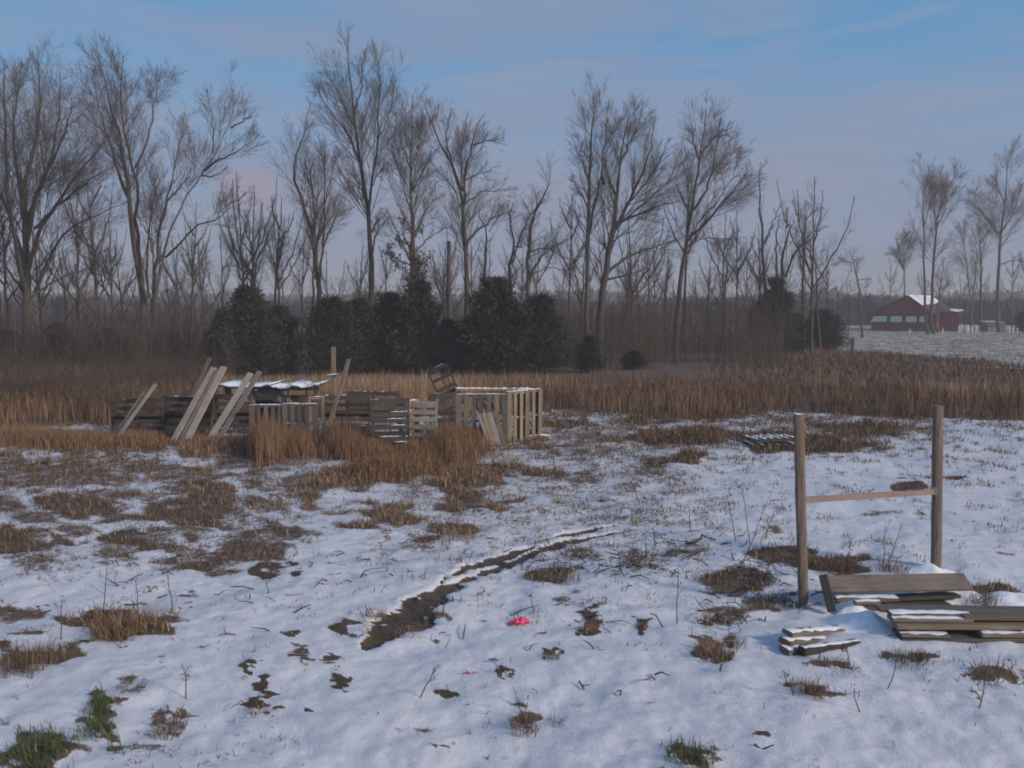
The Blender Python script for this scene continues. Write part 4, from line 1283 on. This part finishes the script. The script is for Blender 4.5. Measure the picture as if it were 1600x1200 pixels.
# ------------------------------------------------------------------ the H of two posts and a rail
pl0 = gv(1256, 945); pr0 = gv(1463, 887)
def post_mesh(name, p0, p1, w_, mat, parent, seed):
    g = np.random.default_rng(seed); n = 14; sd_ = 12
    P = np.array([np.array(p0) * (1 - t) + np.array(p1) * t for t in np.linspace(0, 1, n)])
    P[1:-1, :2] += g.normal(0, .0022, (n - 2, 2))
    V = []
    for i, p in enumerate(P):
        for j in range(sd_):
            a = 2 * math.pi * j / sd_ + .3
            q = 1 / max(abs(math.cos(a)), abs(math.sin(a))) ** .45
            r = w_ / 2 * q * (1 + .05 * g.normal() * .5)
            V.append((p[0] + math.cos(a) * r, p[1] + math.sin(a) * r, p[2]))
    Fc = [(i * sd_ + j, i * sd_ + (j + 1) % sd_, (i + 1) * sd_ + (j + 1) % sd_, (i + 1) * sd_ + j) for i in range(n - 1) for j in range(sd_)]
    me = bpy.data.meshes.new(name); me.from_pydata(V, [], Fc + [tuple(range((n - 1) * sd_, n * sd_))]); me.update()
    me.materials.append(M[mat]); return link(name, me, parent)
def post_mat():
    m, t, b = new_mat('treated post')
    tc = N(t, 'ShaderNodeTexCoord')
    g = noise(t, mapping(t, tc.outputs['Object'], (26, 26, 1.2)), 1.8, 6, .65, .5)
    k = noise(t, tc.outputs['Object'], 2.2, 4)
    c = ramp(t, g, [(.3, (.075, .058, .046)), (.5, (.16, .125, .10)), (.7, (.27, .22, .185))])
    c = mix_rgb(t, ramp(t, k, [(.4, 0.0), (.7, .5)]), c, (.24, .14, .075))
    t.links.new(c, b.inputs['Base Color']); b.inputs['Roughness'].default_value = .9
    bump(t, b, g, .6, .008)
    return m
M['post'] = post_mat()
e = empty('post_frame', pl0, 'H shaped frame of two wooden posts joined by one rail beside the lumber stack', 'post frame')
ltop = av(1248, 647, pl0.y) - pl0
post_mesh('post', (0, 0, -.1), ltop, .103, 'post', e, 1)
rb = pr0 - pl0; rtop = av(1465.5, 634, pr0.y) - pl0
post_mesh('post', rb - Vector((0, 0, .1)), rtop, .112, 'post', e, 2)
beam('rail', av(1257, 781, pl0.y - .03) - pl0, av(1463, 768, pr0.y - .07) - pl0, .062, .036, 'wood_pink', e, (0, 0, 1), .004)
k = av(1459, 767, pr0.y - .1) - pl0
beam('bracket', k + Vector((-.04, -.01, 0)), k + Vector((.04, -.01, 0)), .09, .03, 'grey_metal', e, (0, 0, 1), .003)
cap(e, ltop + Vector((-.045, 0, .002)), ltop + Vector((.045, 0, .002)), .09, .012, 3)

# ------------------------------------------------------------------ lumber piles at right
def lumber(label, p0, p1, wd, th, mat, snow=0.0, side=(0, 1, 0), group='boards stacked by the post frame', name='board', tilt=None):
    p0 = Vector(p0); p1 = Vector(p1)
    e = empty('lumber_board', (p0 + p1) / 2, label, 'board', group)
    c = (p0 + p1) / 2
    sdv = side if tilt is None else tilt
    beam('timber', p0 - c, p1 - c, wd, th, mat, e, sdv, .005)
    if snow:
        m = frame(p1 - p0, sdv); s = Vector((m[0][1], m[1][1], m[2][1]))
        cap(e, (p0 - c) * .97 + Vector((0, 0, th / 2 + .002)), (p1 - c) * .97 + Vector((0, 0, th / 2 + .002)), wd * 1.0, snow, int(abs(p0.x) * 100), s)
    return e
def px2(px, py, D): return av(px, py, D)
# trestle-like heap: wide grey plank tilted to the camera
gz = lambda x, y: float(terrain(x, y))
Dn = 9.15
lumber('widest grey plank lying tilted on top of the heap behind the stack', px2(1293, 913, Dn), px2(1513, 909, Dn + .15), .23, .035, 'wood_grey', tilt=(0, .86, .5))
lumber('dark upright end board closing the left end of the tilted plank heap', px2(1286, 899, Dn + .02), px2(1300, 955, Dn - .25), .09, .05, 'wood_dark', tilt=(1, -.5, 0))
lumber('grey board with snow on it in the shade below the widest plank', px2(1302, 934, Dn - .02), px2(1400, 933, Dn + .0), .18, .035, 'wood_grey', .025)
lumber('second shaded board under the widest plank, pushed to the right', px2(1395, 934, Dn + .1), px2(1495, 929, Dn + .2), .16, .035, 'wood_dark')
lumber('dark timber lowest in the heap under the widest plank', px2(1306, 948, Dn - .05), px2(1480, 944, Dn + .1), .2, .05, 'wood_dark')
lumber('short snow dusted offcut between the heap and the long stack', px2(1335, 941, Dn - .22), px2(1374, 940, Dn - .2), .08, .03, 'wood_warm', .03)
# the long stack leaving the frame
Ds = 8.30
rows = [
 ('top grey board of the long stack that runs out of the right edge', 1370, 950, 1700, 955, .15, .035, 'wood_grey', 0, .22),
 ('second board from the top of the long stack, rimmed with snow', 1388, 958, 1515, 959, .12, .03, 'wood_warm', .02, .06),
 ('third board of the long stack with a white snow line', 1390, 966, 1516, 967, .14, .035, 'wood_grey', .02, 0),
 ('wide brown board across the middle of the long stack', 1396, 976, 1700, 977, .16, .045, 'wood_warm', 0, -.04),
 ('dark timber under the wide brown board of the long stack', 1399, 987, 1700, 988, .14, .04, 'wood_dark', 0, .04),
 ('snowy board near the bottom of the long stack', 1404, 990, 1480, 991, .14, .03, 'wood_grey', .03, -.1),
 ('bottom board of the long stack resting in the snow', 1405, 999, 1700, 996, .13, .035, 'wood_grey', 0, -.12)]
for lb, xa, ya, xb, yb, wd, th, mt, sn, dd in rows:
    lumber(lb, px2(xa, ya, Ds + dd), px2(xb, yb, Ds + dd), wd, th, mt, sn)
lumber('right hand upper board of the long stack, laid over the snow line', px2(1500, 962, Ds + .02), px2(1720, 964, Ds + .02), .16, .04, 'wood_warm', 0)
lumber('snow topped board end low in the long stack at the right edge', px2(1530, 990, Ds - .13), px2(1720, 992, Ds - .13), .12, .035, 'wood_grey', .025)
# the small three piece pile
Dq = 7.88
lumber('top board of the little pile left of the long stack, its end snowed white', px2(1230, 989, Dq + .12), px2(1318, 983, Dq + .62), .13, .04, 'wood_grey', .016)
lumber('middle board of the little pile left of the long stack', px2(1226, 1003, Dq), px2(1290, 997, Dq + .4), .14, .05, 'wood_warm', .010)
lumber('lower left block of the little pile, pale cut end towards the camera', px2(1225, 1016, Dq - .08), px2(1252, 1014, Dq), .14, .05, 'wood_grey', .02)
lumber('dark squared timber at the front of the little pile', px2(1252, 1018, Dq - .15), px2(1345, 1006, Dq + .22), .09, .08, 'wood_dark', .008)

# snow drifts round the lumber
def drift(px, py, rx, ry, hz, seed):
    c = gv(px, py)
    n, m_ = 14, 24
    V = []
    g = np.random.default_rng(seed)
    for i in range(n + 1):
        for j in range(m_):
            a = 2 * math.pi * j / m_; r = i / n
            k = 1 + .25 * (float(vnoise(math.cos(a) * 2 + seed, math.sin(a) * 2, 8)) - .5) * 2
            x = c.x + math.cos(a) * r * rx * k; y = c.y + math.sin(a) * r * ry * k
            z = float(terrain(x, y)) - .012 + hz * (.5 + .5 * math.cos(math.pi * r)) * (.75 + .5 * float(vnoise(x * 7, y * 7, 4)))
            V.append((x, y, z))
    Fc = [(i * m_ + j, (i + 1) * m_ + j, (i + 1) * m_ + (j + 1) % m_, i * m_ + (j + 1) % m_) for i in range(n) for j in range(m_)]
    return V, Fc
DV = []; DF = []; off = 0
for a in ((1345, 975, .42, .40, .14, 1), (1330, 955, .3, .25, .12, 2), (1490, 932, .38, .3, .14, 4), (1455, 893, .42, .25, .10, 5), (1580, 935, .5, .3, .10, 6), ):
    V, Fc = drift(*a); DV += V; DF += [tuple(i + off for i in f) for f in Fc]; off += len(V)
me = mesh_np('snow_drifts', DV, DF, M['snow'], smooth=True)
tag(link('snow_drifts', me), 'small humps of drifted snow round the lumber', 'snow', kind='stuff')

# ------------------------------------------------------------------ barn and the small shelter
def barn():
    D = 118.0
    def q(px, py, d=D): return av(px, py, d)
    b = q(1418, 518); b.z = gz(b.x, D)
    e = empty('barn', b, 'dark red barn with a band of white panels and snow on its right roof slope', 'barn', None, (0, 0, -R(38)))
    def L(px, py, d=D): return q(px, py, d) - b
    xl, xr = L(1358, 500).x, L(1480, 500).x
    xe = L(1458, 500).x
    apex = L(1417, 462); zt = L(1418, 493).z; zw0 = L(1418, 504).z
    ze = zt
    dep = 13.0
    def poly(name, V, Fc, mat, par=e, th=0):
        me = bpy.data.meshes.new(name); me.from_pydata([tuple(v) for v in V], [], Fc); me.update(); me.materials.append(M[mat])
        o = link(name, me, par)
        if th:
            md = o.modifiers.new('s', 'SOLIDIFY'); md.thickness = th; md.offset = 0
        return o
    # gable, board by board
    n = 15
    xa, xb = xl + .2, xe + .2
    for i in range(n):
        u0 = xa + (xb - xa) * i / n + .02; u1 = xa + (xb - xa) * (i + 1) / n - .02
        def top(u): 
            return ze + (apex.z - ze) * (1 - abs(u - apex.x) / (max(apex.x - xa, 1e-3) if u < apex.x else (xb - apex.x) )) - .03
        poly('gable_board', [(u0, 0, ze), (u1, 0, ze), (u1, 0, max(top(u1), ze + .05)), (u0, 0, max(top(u0), ze + .05))], [(0, 1, 2, 3)], 'barn_red', th=.05)
    # lower wall boards
    for i in range(16):
        u0 = xa + .3 + (xb - xa - .3) * i / 16 + .02; u1 = xa + .3 + (xb - xa - .3) * (i + 1) / 16 - .02
        poly('wall_board', [(u0, .02, -.1), (u1, .02, -.1), (u1, .02, zw0), (u0, .02, zw0)], [(0, 1, 2, 3)], 'barn_red', th=.05)
    # white panels in the gap
    for a, c in ((1362, 1387), (1392, 1410), (1415, 1432), (1435, 1447)):
        p0 = L(a, 504); p1 = L(c, 494)
        o = poly('window', [(p0.x, .03, p0.z + .03), (p1.x, .03, p0.z + .03), (p1.x, .03, p1.z - .02), (p0.x + (.4 if a == 1362 else 0), .03, p1.z - .02)], [(0, 1, 2, 3)], 'white_panel', th=.04)
    for px in (1389.5, 1412.5, 1433.5, 1450):
        p = L(px, 500); beam('post', (p.x, -.03, zw0 - .05), (p.x, -.03, ze + .05), .28, .12, 'barn_dark', e, (1, 0, 0))
    beam('sill', (xa + .2, -.02, zw0), (xb, -.02, zw0), .10, .12, 'barn_dark', e, (0, 0, 1))
    # side, back
    poly('side_wall', [(xb, .1, -.1), (xb, dep, -.1), (xb, dep, ze), (xb, .1, ze)], [(0, 1, 2, 3)], 'barn_red', th=.08)
    poly('side_wall', [(xa + .3, .1, -.1), (xa + .3, dep, -.1), (xa + .3, dep, ze), (xa + .3, .1, ze)], [(0, 1, 2, 3)], 'barn_red', th=.08)
    poly('back_wall', [(xa + .3, dep, -.1), (xb, dep, -.1), (xb, dep, ze), (apex.x, dep, apex.z), (xa + .3, dep, ze)], [(0, 1, 2, 3, 4)], 'barn_red', th=.08)
    # the ridge swings back to the right, so the right slope shows as in the photo
    sw = 0.0; rise = 0.0
    r0 = Vector((apex.x, -.35, apex.z)); r1 = Vector((apex.x + sw, dep, apex.z + rise))
    l0 = Vector((xa - .4, -.35, ze - .12)); l1 = Vector((xa - .4 + sw, dep, ze - .12))
    e0 = Vector((xb + .3, -.35, ze - .1)); e1 = Vector((xb + .3 + sw, dep, ze + .1))
    poly('roof', [l0, r0, r1, l1], [(0, 1, 2, 3)], 'barn_dark', th=.12)
    rf = poly('roof', [r0, e0, e1, r1], [(0, 1, 2, 3)], 'barn_dark', th=.12)
    up_ = Vector((0, 0, .12))
    poly('roof_snow', [r0 + up_ + Vector((.15, .2, 0)), e0 + up_ + Vector((-.9, .3, .35)), e1 + up_ + Vector((-.5, 0, 0)), r1 + up_], [(0, 1, 2, 3)], 'snow', rf, .1)
    poly('roof_snow', [l0 + up_ + Vector((.5, .5, 0)), r0 + up_ + Vector((-.1, .5, -.02)), r1 + up_ + Vector((-.1, 0, -.02)), l1 + up_], [(0, 1, 2, 3)], 'snow', e, .1)
    # extension
    X0 = xb + .1; X1 = L(1489, 500).x; zx = L(1480, 487).z
    for i in range(6):
        u0 = X0 + (X1 - X0) * i / 6 + .02; u1 = X0 + (X1 - X0) * (i + 1) / 6 - .02
        poly('wall_board', [(u0, 1.2, -.1), (u1, 1.2, -.1), (u1, 1.2, zx), (u0, 1.2, zx)], [(0, 1, 2, 3)], 'barn_red', th=.05)
    rx = poly('roof', [(X0, 1.0, zx), (X1 + .2, 1.0, zx - .15), (X1 + .2, 8, zx + .1), (X0, 8, zx + .35)], [(0, 1, 2, 3)], 'barn_dark', th=.1)
    poly('roof_snow', [(X0 + .9, 2.1, zx + .15), (X1 - .5, 1.6, zx - .0), (X1 - .6, 6.5, zx + .22), (X0 + .4, 6.0, zx + .38)], [(0, 1, 2, 3)], 'snow', rx, .08)
barn()
def small_shelter():
    D = 112.0
    b = av(1557, 518, D); b.z = gz(b.x, D)
    e = empty('animal_shelter', b, 'small grey shelter with a snowy roof on the far field edge', 'shelter')
    def L(px, py, d=D): return av(px, py, d) - b
    zt = L(1557, 506).z; zb = 0
    x0, x1 = L(1544, 510).x, L(1571, 510).x
    for i in range(5):
        u = x0 + (x1 - x0) * (i + .5) / 5
        beam('wall_board', (u, 0, zb), (u, 0, zt), (x1 - x0) / 5 - .03, .04, 'grey_metal', e, (1, 0, 0))
    for u in (x0, x1): beam('side_wall', (u, .1, zt / 2), (u, 1.8, zt / 2), zt, .05, 'grey_metal', e, (0, 0, 1))
    beam('roof', (x0 - .2, .9, zt + .12), (x1 + .1, .9, zt + .12), 2.3, .08, 'grey_metal', e, (0, 1, .25))
    cap(e, (x0 - .1, .9, zt + .2), (x1, .9, zt + .2), 2.2, .16, 4)
small_shelter()
# white stakes / fence posts by the barn
for i, (px, py0, py1, lb) in enumerate([(1473,521,515,'short white stake close to the barn extension'), (1498,519,509,'first white stake between the barn and the shelter'), (1502,520,508,'white stake with a neighbour touching it on the left'),
        (1511,518,509,'leaning white stake in the middle of the row'), (1513.5,519,510,'white stake close behind the leaning one'), (1520,518,508.5,'thin white stake before the last of the row'), (1525,518,508,'white stake nearest the small shelter on its left'),
        (1577,521,513,'white stake just right of the small shelter'), (1583,522,514,'slanting white stake right of the small shelter'), (1590,519,514,'white stake at the foot of the dark bush on the right edge'), (1421,520,516,'low pale stake before the barn wall')]):
    D = 108
    b = av(px, py0, D); b.z = gz(b.x, D)
    e = empty('white_stake', b, lb, 'stake', 'white stakes on the far field edge')
    beam('stake', (0, 0, 0), (rng.normal(0, .06), 0, (py0 - py1) / F * D + .15), .08, .07, 'white_panel', e, (1, 0, 0))
    beam('stake_tip', (0, 0, (py0 - py1) / F * D + .15), (0, 0, (py0 - py1) / F * D + .22), .06, .06, 'white_panel', e, (1, 0, 0))
b = gv(1331, 556); D = b.y
e = empty('fence_post', b, 'lone dark fence post where the track bends in the far field', 'post')
beam('post', (0, 0, -.1), (.02, 0, av(1331, 528, D).z - b.z), .16, .14, 'wood_dark', e)
cap(e, (-.05, 0, av(1331, 528, D).z - b.z), (.08, 0, av(1331, 528, D).z - b.z), .1, .02, 2)

# ------------------------------------------------------------------ weeds, stalks, tufts, litter
def weed(px, py, top, label, seed, br=4, group='dry weed stalks in the snow'):
    g = np.random.default_rng(seed)
    b = gv(px, py); D = b.y
    t = av(top[0], top[1], D) - b
    t = np.array(t)
    P = np.array([[0, 0, -.02], t * .35 + g.normal(0, .01, 3), t * .7 + g.normal(0, .015, 3), t])
    L = np.linalg.norm(t)
    r = np.array([.0045, .0035, .0028, .0018]) * (1 + D / 30)
    e = empty('weed_stalk', b, label, 'weed', group)
    V, Fc = tubes(P[None], r[None], 4)
    link('stem', mesh_np('stem', V, Fc, M['brush'], {'tint': np.full(len(V), .3)}), e)
    c, cr = children(P[None], r[None], br, .4, .35, 40, g, 4, .35, .12, .7, .0018)
    V, Fc = tubes(c, cr, 3)
    # seed heads at the tips
    tips = np.concatenate([c[:, -1], P[-1:]]); nt_ = len(tips)
    hv, hf = quads_cloud(np.repeat(tips, 7, 0) + g.normal(0, .012, (nt_ * 7, 3)), g, .004, .012)
    link('branches', mesh_np('branches', np.vstack([V, hv]), np.vstack([Fc, hf + len(V)]), M['brush'], {'tint': np.full(len(V) + len(hv), .35)}), e)
WE = [(1150,845,(1137,778),'weed stalk left of the pair standing before the left post'), (1158,880,(1206,768),'tall weed slanting right in front of the left post'), (1172,850,(1160,765),'straight weed stalk just left of the left post'),
 (1195,845,(1212,790),'short branching weed close to the left post'), (1058,975,(1060,884),'lone straight stalk with a flat seed head in the middle right snow'), (1380,895,(1410,820),'forked weed between the two posts, leaning right'),
 (1378,895,(1392,812),'upright weed between the two posts'), (1325,890,(1328,845),'small twiggy weed right of the left post'), (833,958,(828,930),'thin stem standing right of the pink litter'),
 (420,930,(422,905),'fine stem left of the muddy bare patch'), (95,1000,(98,930),'grey weed stem in the left snow'), (215,985,(212,905),'tall grey weed stem above the orange tuft on the left'), (160,960,(168,880),'thin weed stem left of the tall grey one'),
 (270,960,(262,890),'weed stem right of the orange tuft'), (970,890,(965,852),'brown stem among the litter twigs right of the ruts'), (1000,790,(985,752),'little weed below the brown sedge patch'), (740,760,(735,700),'weed stem at the right foot of the orange sedge'),
 (1080,830,(1075,790),'short weed left of the dark stick'), (1330,1045,(1318,1010),'bent dark twig rising before the little pile'), (1385,1080,(1400,1030),'weed beneath the long stack'), (1530,1105,(1545,1040),'brown weed below the long stack near the right edge'), (1345,1110,(1335,1075),'tiny twiggy weed in the lower right snow'), (655,1090,(680,1040),'arching straw stems below the wheel ruts'), (290,1090,(285,1040),'weed stem in the lower left snow'),
 (395,760,(398,715),'stem below the leaning planks'), (870,745,(865,712),'stem right of the orange sedge'), (1240,1090,(1225,1050),'dry stalk left of the pale tuft')]
for i, (px, py, tp, lb) in enumerate(WE): weed(px, py, tp, lb, 300 + i, br=3 + i % 4)

def tuft(px, py, r, h, kind, n, label, seed, name='grass_tuft', flat=.5):
    global rng
    g = np.random.default_rng(seed)
    c = gv(px, py)
    u = np.clip(g.normal(0, .38, n), -.65, .65); v = np.clip(g.normal(0, .38, n), -.65, .65)
    X = c.x + u * r; Y = c.y + v * r * 1.4
    P = np.stack([X, Y, terrain(X, Y) - .01], -1)
    kd = np.full(n, kind)
    az = np.arctan2(v, u) + g.normal(0, .6, n)
    o = blade_obj(name, P, g.uniform(.5, 1.1, n) * h, g.uniform(.003, .0055, n), np.clip(np.abs(g.normal(flat, .25, n)), 0, 1.3), az, kind_tint(kd, n), origin=np.array(c))
    o.location = c
    tag(o, label, 'grass tuft', 'grass tufts in the snow')
TF = [(58,1180,.26,.16,2,420,'round green tuft in the bottom left corner'), (155,1110,.14,.12,2,220,'upper part green clump above the bottom left corner'), (148,1145,.14,.12,2,260,'lower green clump touching the one above it, bottom left'),
 (1078,1192,.22,.13,2,320,'green tuft cut by the bottom edge right of centre'), (818,1138,.13,.16,0,200,'grey green spiky tuft at bottom centre'), (870,1128,.08,.08,0,60,'sparse dark tuft just right of the spiky one'),
 (200,985,.38,.26,1,700,'large orange brown tuft in the left snow'), (40,1040,.35,.24,0,600,'brown tuft at the left edge below the orange one'), (205,1080,.14,.10,0,160,'small flattened tuft below the orange brown one'),
 (265,1140,.14,.13,0,200,'rounded brown tuft in the lower left snow'), (640,985,.20,.08,1,260,'yellow brown matted tuft at the near end of the wheel rut'), (920,985,.10,.12,1,220,'stubby tan clump right of the pink litter'),
 (1003,980,.07,.08,0,120,'small dark clump right of the stubby tan clump'), (1115,1025,.17,.17,4,260,'tan curly weed clump left of the little board pile'), (1255,1085,.12,.18,4,90,'pale upright tuft in the lower right snow'), (1278,1092,.10,.16,4,80,'pale tuft touching the upright one on its right'),
 (1420,1035,.22,.12,0,200,'thin brown tuft in front of the long stack'), (1312,1048,.2,.10,0,170,'low straggly tuft in front of the little pile'), (1540,1065,.18,.10,2,160,'dark green flattened tuft near the right edge'),
 (1535,938,.2,.24,0,320,'bushy brown weed clump leaning over the long stack'), (1395,893,.25,.22,0,240,'brown tangle behind the widest plank'), (1300,890,.35,.25,0,420,'brown tangle between the left post and the plank'),
 (865,1030,.08,.08,0,110,'little brown clump in the snow below the pink litter'), (428,897,.16,.08,1,180,'brown matted tuft in the snow left of the ruts'), (590,960,.12,.14,4,110,'straw coloured tuft beside the near end of the rut'), (880,905,.25,.14,0,300,'greyish brown tuft right of the wheel ruts'),
 (1150,1010,.12,.14,0,90,'dark stemmed clump right of the tan curly one'), (720,840,.3,.16,1,300,'brown grass heap above the ruts'), (400,1110,.12,.06,1,140,'olive matted patch at the end of the small curved rut')]
for i, a in enumerate(TF): tuft(*a[:6], a[6], 700 + i, flat=.85 if a[3] < .11 else .55)

# sticks lying on the snow (uncountable litter)
def sticks():
    g = np.random.default_rng(88); Ps = []; Rs = []
    zones = [(940,880,120,40,70), (1080,860,80,40,40), (1180,900,70,50,60), (850,870,60,30,24), (1130,960,60,30,24), (560,880,120,60,24), (430,740,200,40,30), (1060,740,140,60,40), (250,920,200,60,30), (1000,1000,300,120,30), (700,960,60,40,8), (1300,920,50,30,18), (400,1000,200,120,16)]
    for cx, cy, rx, ry, n in zones:
        px = cx + g.normal(0, .5, n) * rx; py = cy + g.normal(0, .5, n) * ry
        gp = ground(px, py)
        a = g.uniform(0, 2 * np.pi, n); L = g.uniform(.05, .34, n) * g.uniform(.5, 1, n)
        for i in range(n):
            d = np.array((math.cos(a[i]), math.sin(a[i]), g.uniform(0, .35)))
            p = gp[i] + np.array((0, 0, .012))
            m = p + d * L[i] * .5 + g.normal(0, .022, 3) + np.array((0, 0, .01)); q = p + d * L[i]
            Ps.append([p, m, q]); Rs.append(np.array([.006, .005, .003]) * g.uniform(.6, 1.5))
    V, Fc = tubes(np.array(Ps), np.array(Rs), 4)
    tag(link('twig_litter', mesh_np('twig_litter', V, Fc, M['brush'], {'tint': np.repeat(np.clip(g.normal(.25, .15, len(Ps)), 0, 1), 12)})), 'fallen twigs and dry stems scattered over the snow', 'twigs', kind='stuff')
sticks()
def stick(label, pts, rads, mat='bark'):
    o = tube_obj('stick', [tuple(av(*p)) for p in pts], rads, mat, 6)
    tag(o, label, 'stick', 'larger sticks on the snow')
D_ = gD(1085, 850)
stick('dark hooked stick lying before the left post', [(1070,850,D_),(1085,847,D_),(1095,842,D_+.1),(1097,836,D_+.1),(1104,838,D_+.15)], [.012,.02,.02,.018,.008])
D_ = gD(1080, 868)
stick('straight dark stick lying below the hooked one', [(1065,874,D_-.1),(1080,868,D_),(1097,861,D_+.12)], [.008,.012,.008])
D_ = gD(1450, 749)
stick('long dark pole lying in the snow behind the right post', [(1430,750,D_),(1460,748,D_),(1500,745,D_+.2)], [.03,.035,.025])
D_ = gD(1325, 1018)
stick('curved thin root arching from the snow before the long stack', [(1352,1030,8.35),(1356,1015,8.4),(1366,1003,8.45),(1382,996,8.5)], [.005,.006,.005,.003])
# litter
p = gv(812, 972)
def wad(name, label, c, sx, sy, sz, mat, seed, rot, cat):
    bm = bmesh.new(); bmesh.ops.create_grid(bm, x_segments=14, y_segments=9, size=1)
    for v in bm.verts:
        n1_ = float(fbm(v.co.x * 2.2 + seed, v.co.y * 2.2, seed, 3)) - .5
        n2_ = float(fbm(v.co.x * 2.2 + seed + 9, v.co.y * 2.2, seed + 1, 3)) - .5
        env = max(0, 1 - abs(v.co.x) ** 2.2)
        v.co = Vector((v.co.x * sx, v.co.y * sy * (.45 + .55 * env) + n2_ * sy * .5, (.35 + 2.2 * abs(n1_)) * sz * env * (1 - .5 * v.co.y ** 2)))
    me = bpy.data.meshes.new(name); bm.to_mesh(me); bm.free(); me.materials.append(M[mat])
    o = link(name, me); o.location = c; o.rotation_euler = (0, 0, rot)
    md = o.modifiers.new('s', 'SOLIDIFY'); md.thickness = .004
    tag(o, label, cat)
    return o
wad('plastic_wrapper', 'crumpled hot pink plastic wrapper lying on the snow', p + Vector((0, 0, .01)), .115, .07, .075, 'pink', 3, R(24), 'litter')
wad('plastic_scrap', 'tiny pink scrap on the snow left of the blue one', gv(731, 1049) + Vector((0, 0, .005)), .022, .02, .02, 'pink', 5, 0, 'litter')
wad('plastic_scrap', 'small blue plastic scrap on the snow below the pink wrapper', gv(771, 1030) + Vector((0, 0, .005)), .05, .02, .02, 'blue_bit', 6, R(-15), 'litter')
# bird in flight in the gap between the two broad trees
def bird():
    c = av(942, 287, 40)
    e = empty('bird', c, 'small dark bird flying in the gap between two bare trees', 'bird')
    P = np.array([[[-.16, 0, -.02], [-.10, 0, 0], [0, 0, .01], [.09, 0, .01], [.14, 0, .03], [.18, 0, .02]]]); r = np.array([[.012, .02, .05, .045, .032, .004]])
    V, Fc = tubes(P, r, 8); link('body', mesh_np('body', V, Fc, M['black'], smooth=True), e)
    for s in (-1, 1):
        V = [(-.06, s * .02, .01), (.06, s * .02, .02), (.04, s * .14, .16), (-.05, s * .13, .15), (-.04, s * .22, .30), (-.09, s * .2, .28)]
        me = bpy.data.meshes.new('wing'); me.from_pydata(V, [], [(0, 1, 2, 3), (3, 2, 4, 5)]); me.update(); me.materials.append(M['black'])
        o = link('wing', me, e); md = o.modifiers.new('s', 'SOLIDIFY'); md.thickness = .012
    me = bpy.data.meshes.new('tail'); me.from_pydata([(-.14, -.015, -.01), (-.14, .015, -.01), (-.25, .04, -.03), (-.25, -.04, -.03)], [], [(0, 1, 2, 3)]); me.materials.append(M['black'])
    o = link('tail', me, e); md = o.modifiers.new('s', 'SOLIDIFY'); md.thickness = .008
bird()
tot = sum(len(o.data.loops) - 2 * len(o.data.polygons) for o in bpy.data.objects if o.type == 'MESH')
bm = bmesh.new(); bmesh.ops.create_cube(bm, size=1)
for v in bm.verts: v.co = (v.co.x * 3300, v.co.y * 3300, -3 if v.co.z < 0 else 27)
me = bpy.data.meshes.new('haze'); bm.to_mesh(me); bm.free()
hm = bpy.data.materials.new('thin winter haze'); hm.use_nodes = True  # distance haze, density also raised to lift shadows like lens veil
ht = hm.node_tree; ht.nodes.clear()
pv = ht.nodes.new('ShaderNodeVolumePrincipled'); pv.inputs['Color'].default_value = (.90, .88, .90, 1); pv.inputs['Density'].default_value = HAZE
ho = ht.nodes.new('ShaderNodeOutputMaterial'); ht.links.new(pv.outputs[0], ho.inputs['Volume'])
me.materials.append(hm)
tag(link('haze', me), kind='stuff')
print('triangles', tot, 'objects', len(bpy.data.objects))
